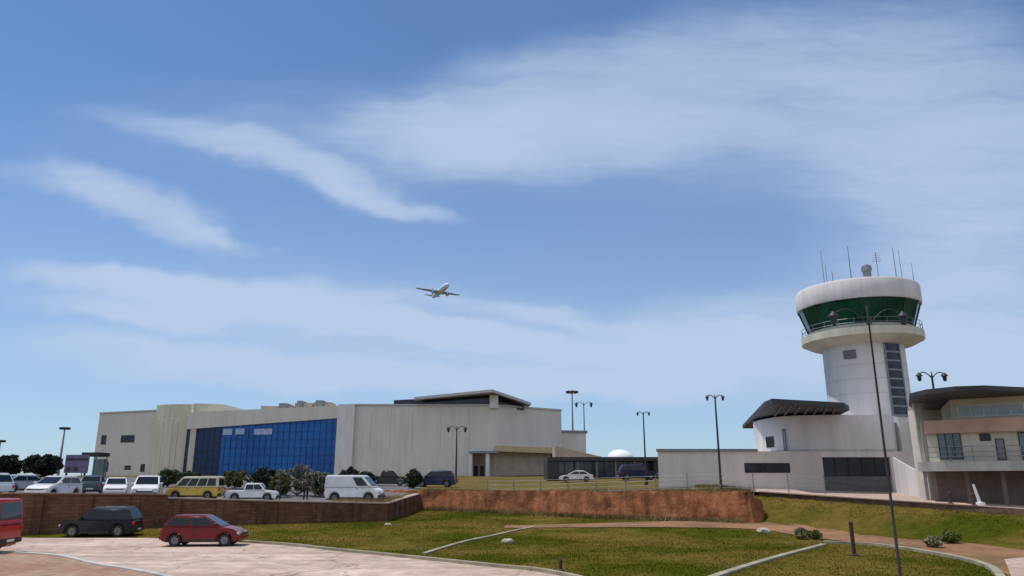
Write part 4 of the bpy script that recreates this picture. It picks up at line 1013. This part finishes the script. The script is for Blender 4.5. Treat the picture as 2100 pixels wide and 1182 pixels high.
# road-side cars
g = G(410, 1122); car('parked_car', 'red hatchback parked by the lawn, nose towards the white van', 'car', 'hatch', red, g.x-.15, g.y+.85, 0.006, R(4), gr, .99)
g = G(205, 1103); car('parked_car', 'black estate car with roof rails parked below the dark wall', 'car', 'suv', black, g.x-.45, g.y+.9, 0.006, R(184), gr, .93, roof_rack=True)
g = G(48, 1140); car('parked_van', 'bright red minibus cut off by the left edge of the picture', 'van', 'minibus', paint('bright_red', (0.40, 0.010, 0.014)), g.x-4.3, g.y+.95, 0.006, R(186), gr, 1.18)
g = G(70, 1091); car('parked_car', 'dark red saloon half hidden behind the red minibus', 'car', 'sedan', dred, g.x-2.3, g.y+.9, 0.006, R(178), gr)
# car park on the terrace
def park(px, Y, *a, dz=0.03, **k):
    p = P(px, 1000, Y); return car(*a, p.x, Y, zt(p.x, Y)+dz, **k)
pk = 'vehicles parked on the terrace car park'
park(-48, 52, 'parked_car', 'white four-wheel drive cut by the left edge above the dark wall', 'car', 'suv', whitep, rz=R(170), group=pk)
park(52, 62, 'parked_car', 'silver grey saloon between the white cars, under the left tree', 'car', 'sedan', silver, rz=R(60), group=pk)
park(112, 53, 'parked_car', 'white hatchback standing below the left tree, with its nose turned to the road', 'car', 'hatch', whitep, rz=R(268), group=pk, scale=1.02)
park(190, 60, 'parked_car', 'dark teal hatchback between the white cars, under the end of the terminal', 'car', 'hatch', teal, rz=R(113), group=pk, scale=.95)
park(238, 56, 'parked_car', 'small white hatchback just left of the white four-wheel drive', 'car', 'hatch', whitep, rz=R(296), group=pk, scale=.92)
park(303, 54, 'parked_car', 'white four-wheel drive facing the road, left of the yellow minibus', 'car', 'suv', whitep, rz=R(291), group=pk, scale=.95)
park(402, 55.5, 'minibus_taxi', 'yellow and cream minibus above the low wall behind the red car', 'minibus', 'minibus', yellow, rz=R(182), group=pk, scale=.80, roof_paint=cream_p)
park(520, 56.5, 'parked_car', 'white low pickup right of the yellow minibus', 'car', 'pickup', whitep, rz=R(4), group=pk, scale=.74, dz=-.05)
park(728, 60, 'delivery_van', 'white panel van standing at the wall corner', 'van', 'van', whitep, rz=R(-6), group=pk, scale=.98, dz=-.1)
park(792, 92, 'parked_car', 'black pickup truck before the plain grey hall wall, left of the other dark car', 'car', 'pickup', black, rz=R(10), group='dark cars before the terminal', scale=1.02)
park(893, 92, 'parked_car', 'blue-black four-wheel drive in front of the terminal entrance', 'car', 'suv', navy, rz=R(176), group='dark cars before the terminal', scale=1.1)
park(1182, 100, 'parked_car', 'white saloon parked in front of the dark link building', 'car', 'sedan', whitep, rz=R(178), group='cars before the link building')
park(1308, 96, 'parked_car', 'dark blue four-wheel drive parked before the right end of the link', 'car', 'suv', navy, rz=R(3), group='cars before the link building', scale=1.08)

# ---------------------------------------------------------------- lamps and masts
def lantern_lamp(px_top, py_top, Y, zbase, span_px, label, group='double lantern street lamps', bend=None):
    top = P(px_top, py_top, Y); x = top.x; zt_ = top.z; half = span_px*Y/F_PX/2; h = zt_-zbase
    root = thing('street_lamp', label, 'street lamp', (x, Y, zbase), 0, group)
    k = half/.75; pr = .43 if Y < 30 else 1.5*k**.5
    mb = MB(); mb.lathe([(.01, -.2), (.15*pr, -.2), (.15*pr, .35), (.075*pr, .45), (.062*pr, h*.5), (.045*pr, h-.25*k), (.07*pr, h-.22*k), (.07*pr, h-.16*k), (.04*pr, h-.12*k), (.03, h+.1*k), (.005, h+.14*k)], 12)
    mb.build('pole', M['darksteel'], root, smooth=40)
    for s in (-1, 1):
        am = MB(); pts = []
        for i in range(11):
            t = i/10; pts.append((s*half*t, 0, h-.30*k+.42*k*math.sin(math.pi*min(1, t*1.12)*.62)-.12*k*t*t))
        am.tube(pts, .026*pr, 6)
        a = am.build('arm', M['darksteel'], root)
        e = pts[-1]; q = MB(); k_ = k; k = k*(.56 if Y < 30 else .95)
        q.lathe([(.005, .10*k), (.05*k, .06*k), (.20*k, -.10*k), (.21*k, -.14*k), (.13*k, -.15*k), (.10*k, -.42*k), (.05*k, -.46*k), (.005, -.47*k)], 12, e)
        q.build('lantern', M['darksteel'], root, smooth=40); k = k_
    return root
lantern_lamp(1779, 640, 16.0, 0.0, 146, 'tall near street lamp standing on the lawn in front of the control tower')
lantern_lamp(1466, 812, 62, zt(P(1466, 990, 62).x, 62), 32, 'street lamp in front of the low grey flat-roofed block')
lantern_lamp(1319, 846, 78, zt(P(1319, 985, 78).x, 78), 23, 'street lamp in front of the dark link building')
lantern_lamp(937, 876, 112, zt(P(937, 985, 112).x, 112), 34, 'street lamp standing before the terminal hall wall')
lantern_lamp(1910, 766, 66, 1.8, 52, 'street lamp whose lanterns show just above the office wing roof')
lantern_lamp(1197, 826, 190, 4.0, 30, 'far street lamp rising behind the terminal annex, right of the floodlight mast')
def mast(px, py, Y, label, w_px):
    top = P(px, py, Y); zb = zt(max(-80, min(80, top.x)), Y); h = top.z-zb; rw = w_px*Y/F_PX/2
    root = thing('floodlight_mast', label, 'floodlight mast', (top.x, Y, zb), 0, 'high floodlight masts')
    mb = MB(); mb.lathe([(.01, -.2), (.38, -.2), (.30, h*.3), (.16, h-.4), (.01, h-.4)], 12); mb.build('pole', M['steel'], root, smooth=40)
    mb = MB(); mb.lathe([(.16, h-.75), (rw*.62, h-.62), (rw*.62, h-.45), (.16, h-.4)], 16); mb.build('head_frame', M['darksteel'], root)
    for k in range(8):
        a = 2*math.pi*k/8; q = MB(); x = rw*.75*math.cos(a); y = rw*.75*math.sin(a); q.box(x-rw*.22, x+rw*.22, y-rw*.22, y+rw*.22, h-.95, h-.35); q.build('floodlight', M['darksteel'], root, bevel=.05)
mast(1173, 800, 210, 'tall floodlight mast behind the right end of the terminal', 26)
mast(134, 874, 200, 'tall thin floodlight mast left of the terminal, above the sign board', 20)
mast(2, 900, 200, 'floodlight mast at the far left edge of the picture', 18)

# ---------------------------------------------------------------- sign board at the left, small canopy
def sign():
    Y = 95; a = P(137, 933, Y); b = P(178, 975, Y); zb = zt(a.x, Y)
    root = thing('sign_board', 'purple sign board on two posts left of the terminal', 'sign', (a.x, Y, zb))
    mb = MB(); mb.box(a.x, b.x, Y-.12, Y+.12, zb+1.1, a.z); mb.build('board', mat('purple_board', (0.15, 0.10, 0.22), .5, .25, 1.2), root)
    for x in (a.x+.3, b.x-.3): q = MB(); q.box(x-.09, x+.09, Y-.09, Y+.09, zb-.2, zb+1.098); q.build('post', M['darksteel'], root)
    for x0 in (137, 152):
        c = P(x0, 958, Y); q = MB(); q.box(c.x, c.x+.55, Y-.15, Y-.122, c.z-.55, c.z); q.build('panel', M['dark'], root)
    q = MB(); c = P(137, 940, Y); q.box(c.x+.1, b.x-.1, Y-.15, Y-.122, c.z-.3, c.z); q.build('panel', M['dark'], root)
    wparts_deep(root)
sign()
def shelter():
    Y = 130; a = P(168, 928, Y); b = P(200, 936, Y); zb = zt(a.x, Y)
    root = thing('bus_shelter', 'small dark flat-roofed shelter at the left end of the terminal', 'shelter', (a.x, Y, zb))
    mb = MB(); mb.box(a.x, b.x, Y, Y+4, b.z, a.z); mb.build('roof', M['darksteel'], root)
    for x in (a.x+.3, b.x-.3):
        for y in (Y+.3, Y+3.7): q = MB(); q.tube([(x, y, zb-.1), (x, y, b.z-.002)], .09, 8); q.build('post', M['steel'], root)
    mb = MB(); mb.box(a.x+.2, b.x-.2, Y+3.78, Y+3.86, zb, b.z-.4); mb.build('back_panel', M['glass_teal'], root)
    wparts_deep(root)
shelter()

# ---------------------------------------------------------------- vegetation
leaf_mats = {}
def leaf_mat(nm, col):
    return mat('leaf_'+nm, col, .75, .45, 2.5, spec=.25)
def crown_mesh(cx, cy, cz, rx, ry, rz, nclump, nleaf, size, seed, flat=.85):
    rg = np.random.RandomState(seed); V = []; F = []
    for c in range(nclump):
        d = rg.normal(size=3); d /= np.linalg.norm(d); rr = rg.uniform(.35, 1.0)**.6
        ctr = np.array([cx+d[0]*rx*rr, cy+d[1]*ry*rr, cz+d[2]*rz*rr*flat+rz*.12])
        cr = rg.uniform(.14, .36)*min(rx, rz)
        for k in range(nleaf):
            q = rg.normal(size=3); q /= np.linalg.norm(q); p = ctr+q*cr*rg.uniform(.3, 1.15)*np.array([1.15, 1.15, .8])
            a = rg.normal(size=3); a /= np.linalg.norm(a); b = np.cross(a, rg.normal(size=3)); b /= np.linalg.norm(b)
            s = size*rg.uniform(.6, 1.4); i = len(V)
            V += [tuple(p-a*s), tuple(p+b*s*.45), tuple(p+a*s), tuple(p-b*s*.45)]; F.append((i, i+1, i+2, i+3))
    mb = MB(); mb.v = V; mb.f = F; mb.m = [0]*len(F); return mb
def tree(name, label, X, Y, zb, h, r, col, seed, cat='tree', group=None, dens=1.0, trunk=.18, leaf=.16):
    root = thing(name, label, cat, (X, Y, zb), 0, group); rg = random.Random(seed)
    t = MB(); th = h*trunk
    t.tube([(0, 0, -.2), (.05, .03, th*.5), (-.04, .02, th), (0.03, 0, h*.8)], [.045*h*.6, .035*h*.6, .028*h*.6, .008*h], 9)
    for k in range(7):
        a = rg.uniform(0, 6.28); z0 = th*rg.uniform(.75, 1.3); t.tube([(0, 0, z0), (math.cos(a)*r*.4, math.sin(a)*r*.4, z0+h*.16), (math.cos(a)*r*.75, math.sin(a)*r*.75, z0+h*.28)], [.016*h, .011*h, .004*h], 6)
    t.build('trunk', M['bark'], root, smooth=50)
    crown_mesh(0, 0, th+(h-th)*.5, r, r, (h-th)*.58, int(46*dens), int(70*dens), leaf, seed).build('crown', leaf_mat(*col), root)
    return root
dk = ('dark', (0.022, 0.032, 0.020)); gy = ('grey_green', (0.14, 0.145, 0.10)); ol = ('olive', (0.09, 0.085, 0.03)); rd = ('russet', (0.16, 0.055, 0.03)); md = ('mid', (0.045, 0.06, 0.025))
p = P(8, 985, 100); tree('broadleaf_tree', 'dark round tree cut by the left edge of the picture', p.x, 100, zt(p.x, 100), P(8, 942, 100).z-zt(p.x, 100)+.2, 1.9, dk, 11, group='dark trees at the left', leaf=.26, dens=1.9)
p = P(82, 985, 100); tree('broadleaf_tree', 'dark wide-crowned tree between the left edge and the sign board', p.x, 100, zt(p.x, 100), P(82, 941, 100).z-zt(p.x, 100)+.2, 2.15, dk, 12, group='dark trees at the left', leaf=.26, dens=1.9)
for i, (px, py, Y, r, col, lab) in enumerate([
    (545, 958, 66, 1.25, dk, 'dark green bushy shrub below the blue glass front, left of the grey-leaved one'),
    (610, 956, 64, 1.7, gy, 'tall grey-leaved shrub behind the wall, between the dark shrub and the white van'),
    (658, 972, 63, 1.1, gy, 'small grey-green shrub against the left side of the white van'),
    (575, 976, 61, .8, ol, 'low olive shrub behind the person nearer the white pickup'),
    (482, 966, 74, 1.3, ol, 'olive shrub behind the gap between the yellow minibus and the white pickup'),
    (345, 962, 76, 1.1, md, 'mid green shrub behind the gap left of the yellow minibus'),
    (392, 968, 78, 1.2, md, 'mid green shrub behind the roof of the yellow minibus'),
    (716, 962, 74, 1.0, dk, 'dark shrub showing over the roof of the white van'),
    (752, 968, 84, 1.1, dk, 'dark shrub at the left end of the black pickup truck'),
    (848, 966, 86, 1.0, dk, 'dark shrub between the two dark vehicles before the terminal'),
    ]):
    p = P(px, 990, Y); zb = zt(p.x, Y); h = max(.8, P(px, py, Y).z-zb)
    tree('garden_shrub', lab, p.x, Y, zb-.05, h, r, col, 30+i, 'shrub', 'shrubs behind the wall', dens=1.0, trunk=.06, leaf=.13)
p = P(1883, 1000, 57); tree('garden_shrub', 'low russet red shrub on the forecourt beside the ramp wall', p.x, 54, zt(p.x, 54), .85, .65, rd, 60, 'shrub', dens=.6, trunk=.2, leaf=.07)
def shrub_low(px, py, h, r, col, seed, lab, group='small dry shrubs on the lawn'):
    g = gl(px, py); tree('garden_shrub', lab, g[0], g[1], zl(*g)-.02, h, r, col, seed, 'shrub', group, dens=1.1, trunk=.1, leaf=.075)
lgy = ('pale_sage', (0.24, 0.23, 0.12)); lgr = ('fresh_green', (0.14, 0.17, 0.04))
shrub_low(1645, 1106, .55, .42, lgy, 71, 'small dry shrub beside the soil path left of the dark post')
shrub_low(1672, 1107, .45, .35, lgr, 72, 'smallest olive shrub on the soil path edge next to the dark post')
shrub_low(1912, 1082, .5, .4, lgy, 73, 'small grey shrub halfway up the grass bank under the office wing')
shrub_low(1945, 1078, .6, .45, lgr, 74, 'green shrub halfway up the grass bank under the office wing')

# grass blades and dry tufts: uncountable, one object each
def blades(name, m, pts, hmin, hmax, w, seed):
    rg = np.random.RandomState(seed); n = len(pts); P0 = np.array(pts)
    a = rg.uniform(0, 2*np.pi, n); hh = rg.uniform(hmin, hmax, n); dx = np.cos(a)*w; dy = np.sin(a)*w; lx = rg.normal(0, .35, n)*hh; ly = rg.normal(0, .35, n)*hh
    V = np.empty((n*3, 3)); V[0::3] = P0+np.c_[dx, dy, np.zeros(n)]; V[1::3] = P0-np.c_[dx, dy, np.zeros(n)]; V[2::3] = P0+np.c_[lx, ly, hh]
    me = bpy.data.meshes.new(name); me.from_pydata(V.tolist(), [], np.arange(n*3).reshape(-1, 3).tolist()); me.materials.append(m); me.update()
    o = bpy.data.objects.new(name, me); C.objects.link(o); tag(o, kind='stuff'); return o
from mathutils.geometry import intersect_point_tri_2d
def in_poly(x, y, poly):
    c = False; j = len(poly)-1
    for i in range(len(poly)):
        xi, yi = poly[i]; xj, yj = poly[j]
        if (yi > y) != (yj > y) and x < (xj-xi)*(y-yi)/(yj-yi)+xi: c = not c
        j = i
    return c
soil_poly = fp_far + fp_near[::-1]; cp_poly = spline(cp[0]) + spline(cp[1])[::-1]
road_poly = [gp(-350, 1076), gp(60, 1092), gp(500, 1112), gp(700, 1130), gp(1000, 1161), gp(1150, 1179), gp(1600, 1280), (10, 0), (-80, 0)]
pts = []; rg = random.Random(3)
while len(pts) < 60000:
    X = rg.uniform(-32, 46); Y = 21+ (62*rg.random()**1.25)
    if abs(X) > Y*.78: continue
    if Y > Yfront(X)-.1: continue
    if in_poly(X, Y, road_poly) or in_poly(X, Y, soil_poly) or in_poly(X, Y, cp_poly): continue
    if Y < 60 and mnoise.noise(Vector((X*.22, Y*.14, 3.1))) + .5*mnoise.noise(Vector((X*.9, Y*.5, 1.7))) > .26+.3*rg.random(): continue
    pts.append((X, Y, zl(X, Y)-.02))
gm = mat('grass_blades', (0.076, 0.086, 0.007), .95, .2, .13, spec=.0, col2=(0.165, 0.125, 0.028), lo=.42, hi=.58, detail=8)
tag(blades('grass', gm, pts, .03, .095, .03, 5), 'short patchy olive green grass of the lawn and the bank', 'grass')
pts = []
while len(pts) < 26000:
    X = rg.uniform(-13, 26); Y0 = Yfront(X); Y = Y0 + .4 + rg.random()**1.6*9
    if X > WR1.x and Y0 < 60: continue
    pts.append((X, Y, zt(X, Y)-.02))
for i in range(9000):
    X = rg.uniform(-11, 16); Y = Yright(X)-rg.random()**2*1.2; pts.append((X, Y, zl(X, Y)-.02))
dm = mat('dry_grass_blades', (0.20, 0.15, 0.055), .85, .35, .4, spec=.15, col2=(0.30, 0.22, 0.10))
tag(blades('dry_grass', dm, pts, .12, .42, .03, 6), 'dry yellow-brown grass on top of the orange wall', 'grass')

# ---------------------------------------------------------------- small things on the lawn and forecourt
def rock(px, py, r, seed, lab):
    g = gl(px, py); rg = random.Random(seed); bm = bmesh.new(); bmesh.ops.create_icosphere(bm, subdivisions=2, radius=r)
    for v in bm.verts:
        k = 1+rg.uniform(-.18, .18); v.co = Vector((v.co.x*1.3*k, v.co.y*k, v.co.z*.65*k))
    me = bpy.data.meshes.new('boulder'); bm.to_mesh(me); bm.free(); me.materials.append(M['rock'])
    o = bpy.data.objects.new('boulder', me); C.objects.link(o); o.location = (g[0], g[1], zl(*g)+r*.25); tag(o, lab, 'rock', 'pale boulders on the lawn')
rock(1545, 1060, .45, 1, 'larger pale boulder at the right end of the orange wall')
rock(1562, 1050, .34, 2, 'darker upper boulder at the right end of the orange wall')
rock(1528, 1066, .28, 3, 'smallest boulder against the foot of the orange wall, at its right end')
rock(1040, 1114, .26, 4, 'single pale stone in the middle of the lawn')
rock(795, 1078, .18, 5, 'small pale stone at the corner of the dark wall')
def bollard(px, py, h, r, lab, m, grp, low=True, Y=None):
    if low: g = gl(px, py); z = zl(*g)
    else: p = P(px, py, Y); g = (p.x, Y); z = zt(p.x, Y)
    root = thing('marker_post', lab, 'post', (g[0], g[1], z), 0, grp)
    mb = MB(); mb.lathe([(.005, -.2), (r, -.2), (r, h-.12), (r*1.15, h-.11), (r*1.15, h-.07), (r, h-.06), (r*.7, h), (.005, h+.01)], 12); mb.build('shaft', m, root, smooth=40)
    mb = MB(); mb.lathe([(.005, -.1), (r*2.2, -.1), (r*2.2, .05), (r, .08), (.005, .08)], 12); mb.build('base', m, root, smooth=40)
brn = mat('brown_post', (0.055, 0.03, 0.024), .8, .2, 3)
bollard(1752, 1140, 1.45, .085, 'dark post standing on the lawn left of the near street lamp', brn, 'posts')
bollard(1150, 1172, .45, .06, 'short stump of a post by the road edge of the lawn', brn, 'posts')
for px, Yp, lab in ((1950, 47.6, 'left brown post on the forecourt edge under the office wing'), (1998, 45.8, 'right brown post on the forecourt edge under the office wing')):
    bollard(px, 1035, .75, .08, lab, brn, 'posts', low=False, Y=Yp)
# leaning white marker
p = P(2004, 1012, 46.5); z = zt(p.x, 46.5)
mb = MB(); mb.tube([(p.x+.12, 46.5, z-.1), (p.x, 46.5, z+.5), (p.x-.16, 46.5, z+1.25)], [.1, .09, .07], 10); mb.lathe([(.01, 0), (.26, 0), (.26, .16), (.1, .2), (.01, .2)], 14, (p.x+.12, 46.5, z+.02))
tag(mb.build('leaning_post', M['white'], smooth=40), 'white leaning post before the dark undercroft of the office wing', 'post')

# wire fence above the orange wall
def fence():
    a = P(1000, 990, 69); b = P(1690, 990, 57.5)
    root = thing('wire_fence', 'thin grey wire fence running behind the dry grass', 'fence', (a.x, a.y, 0))
    A = Vector((a.x, a.y)); B = Vector((b.x, b.y)); L = (B-A).length; u = (B-A)/L; n = int(L/2.4)
    w = MB()
    for h in (.25, .6, .95, 1.3):
        w.tube([(A.x+u.x*L*k/12, A.y+u.y*L*k/12, zt(A.x+u.x*L*k/12, A.y+u.y*L*k/12)+h) for k in range(13)], .012, 4)
    w.build('wires', M['steel'], root)
    for k in range(n+1):
        p = A+u*L*k/n; z = zt(p.x, p.y); q = MB(); q.tube([(p.x, p.y, z-.2), (p.x, p.y, z+1.45)], .035, 6); q.build('post', M['steel'], root)
    wparts_deep(root)
fence()

# ---------------------------------------------------------------- people behind the wall
def skin_mesh(name, verts, edges, rad, m, parent, sub=1, root_i=0):
    me = bpy.data.meshes.new(name); me.from_pydata(verts, edges, []); me.materials.append(m)
    o = bpy.data.objects.new(name, me); C.objects.link(o); o.parent = parent
    sk = o.modifiers.new('skin', 'SKIN'); sk.use_smooth_shade = True
    if not me.skin_vertices: me.skin_vertices.new() if hasattr(me.skin_vertices, 'new') else None
    bm = bmesh.new(); bm.from_mesh(me); lay = bm.verts.layers.skin.verify(); bm.verts.ensure_lookup_table()
    for i, v in enumerate(bm.verts):
        r = rad[i]; v[lay].radius = (r, r) if not isinstance(r, tuple) else r; v[lay].use_root = (i == root_i)
    bm.to_mesh(me); bm.free()
    ss = o.modifiers.new('sub', 'SUBSURF'); ss.levels = sub; ss.render_levels = sub
    return o
def person(px, Y, label, rz, shirt, trousers, skin=(0.09, 0.05, 0.035)):
    p = P(px, 1000, Y); z = zt(p.x, Y)+.02
    root = thing('person', label, 'person', (p.x, Y, z), rz, 'people standing behind the wall')
    v = [(0, 0, .95), (0, 0, 1.15), (0, .01, 1.38), (0, 0, 1.48), (0, .03, 1.58), (0, .02, 1.72)]; e = [(0, 1), (1, 2), (2, 3), (3, 4), (4, 5)]
    r = [(.15, .10), (.13, .09), (.16, .09), .05, (.075, .095), (.06, .075)]
    for s in (-1, 1):
        b = len(v); v += [(s*.10, 0, .86), (s*.11, .02, .48), (s*.12, -.02, .09), (s*.125, .14, .04)]; r += [.085, .06, .042, .035]; e += [(0, b), (b, b+1), (b+1, b+2), (b+2, b+3)]
        b = len(v); v += [(s*.19, 0, 1.38), (s*.25, -.02, 1.12), (s*.26, .06, .88), (s*.265, .08, .81)]; r += [.055, .042, .03, (.035, .02)]; e += [(2, b), (b, b+1), (b+1, b+2), (b+2, b+3)]
        h = b+3
        for k, (dy, ln) in enumerate(((-.03, .065), (-.01, .078), (.01, .082), (.03, .07))):
            q = len(v); v += [(s*.262, .08+dy, .77), (s*.255, .085+dy, .77-ln*.6)]; r += [.009, .007]; e += [(h, q), (q, q+1)]
        q = len(v); v += [(s*.245, .125, .80), (s*.235, .135, .77)]; r += [.010, .008]; e += [(h, q), (q, q+1)]
    q = len(v); v += [(0, .135, 1.60)]; r += [.012]; e += [(4, q)]        # nose
    for s in (-1, 1): q = len(v); v += [(s*.085, .02, 1.60)]; r += [.014]; e += [(4, q)]
    skin_mesh('body', v, e, r, mat('skin', skin, .6, .1, 6), root)
    tv_ = [(0, 0, .96), (0, 0, 1.15), (0, .01, 1.36), (0, 0, 1.44)]; te = [(0, 1), (1, 2), (2, 3)]; tr = [(.17, .12), (.155, .115), (.18, .11), .075]
    for s in (-1, 1): b = len(tv_); tv_ += [(s*.19, 0, 1.38), (s*.25, -.02, 1.12)]; tr += [.075, .06]; te += [(2, b), (b, b+1)]
    skin_mesh('shirt', tv_, te, tr, shirt, root)
    pv = [(0, 0, .97)]; pe = []; pr_ = [(.165, .115)]
    for s in (-1, 1): b = len(pv); pv += [(s*.10, 0, .86), (s*.11, .02, .48), (s*.12, -.02, .10)]; pr_ += [.105, .08, .065]; pe += [(0, b), (b, b+1), (b+1, b+2)]
    skin_mesh('trousers', pv, pe, pr_, trousers, root)
    mb = MB(); mb.lathe([(.09, 1.63), (.095, 1.70), (.075, 1.77), (.03, 1.80), (.003, 1.805)], 14, (0, .0, 0)); mb.build('hair', mat('black_hair', (.01, .009, .008), .8, .2, 9), root, smooth=60)
    for s in (-1, 1):
        mb = MB(); mb.lathe([(.001, -.008), (.008, -.004), (.008, .004), (.001, .008)], 8, (s*.032, .118, 1.625)); mb.build('eye', M['trim'], root)
    mb = MB(); mb.box(-.025, .025, .110, .122, 1.535, 1.545); mb.build('mouth', mat('lips', (.12, .04, .035), .6, .1, 5), root)
dkc = mat('black_cloth', (.014, .015, .018), .9, .2, 8); dkc2 = mat('charcoal_cloth', (.025, .026, .028), .9, .2, 8)
person(573, 57.0, 'person in dark clothes standing beside the white pickup behind the wall', R(165), dkc, dkc)
person(628, 57.6, 'person in dark clothes standing by the grey shrub nearer the white van', R(200), dkc2, dkc)

# ---------------------------------------------------------------- airliner
def plane():
    c = P(902, 598, 420)
    root = thing('airliner', 'small twin-engined airliner flying low in the sky over the terminal', 'aeroplane', tuple(c))
    root.rotation_euler = (R(4), R(-3), R(205)); root.scale = (.88,)*3
    wht_haze = mat('aircraft_haze_white', (0.60, 0.72, 0.88), .5, .05, .5); gry_haze = mat('aircraft_haze_grey', (0.36, 0.50, 0.72), .6, .08, .5)  # both paints tinted pale blue to stand in for distance haze
    # nose along +Y in local space
    mb = MB(); mb.lathe([(.02, -16), (.5, -14.5), (1.3, -11), (1.9, -6), (1.95, 10), (1.7, 13), (1.1, 15), (.5, 15.9), (.02, 16.1)], 20, axis='y'); mb.build('fuselage', wht_haze, root, smooth=50)
    for s in (-1, 1):
        pl = [(s*1.2, 3.5), (s*15.5, -3.2), (s*15.6, -4.8), (s*5.5, -2.6), (s*1.2, -2.8)]
        mb = MB(); zz0 = [-.9, 1.0, 1.0, -.3, -.9]; mb.prism(pl, [z-.05*(abs(p[0]) < 10)*4 for z, p in zip(zz0, pl)], [z+.28 if abs(p[0]) < 10 else z+.12 for z, p in zip(zz0, pl)]); mb.build('wing', gry_haze, root)
        mb = MB(); mb.prism([(s*.5, -12.2), (s*5.6, -14.6), (s*5.6, -15.8), (s*.5, -15)], [.9, 1.5, 1.5, .9], [1.1, 1.6, 1.6, 1.1]); mb.build('tailplane', gry_haze, root)
        mb = MB(); mb.lathe([(.55, 3.6), (1.0, 3.4), (1.05, 2.0), (.75, -.4), (.4, -1.0), (.02, -1.0)], 16, (s*5.0, 0, -1.75), axis='y'); mb.build('engine', gry_haze, root, smooth=50)
        mb = MB(); mb.box(s*5.0-.12, s*5.0+.12, -1.0, 2.4, -1.2, -.35); mb.build('pylon', gry_haze, root)
    mb = MB(); mb.hexa([(-.16, -11, 1.5), (.16, -11, 1.5), (.16, -15.6, 1.2), (-.16, -15.6, 1.2), (-.08, -14.6, 7.2), (.08, -14.6, 7.2), (.08, -16.6, 7.2), (-.08, -16.6, 7.2)]); mb.build('tail_fin', mat('fin_blue', (.30, .36, .46), .4, .1, .5), root)
plane()
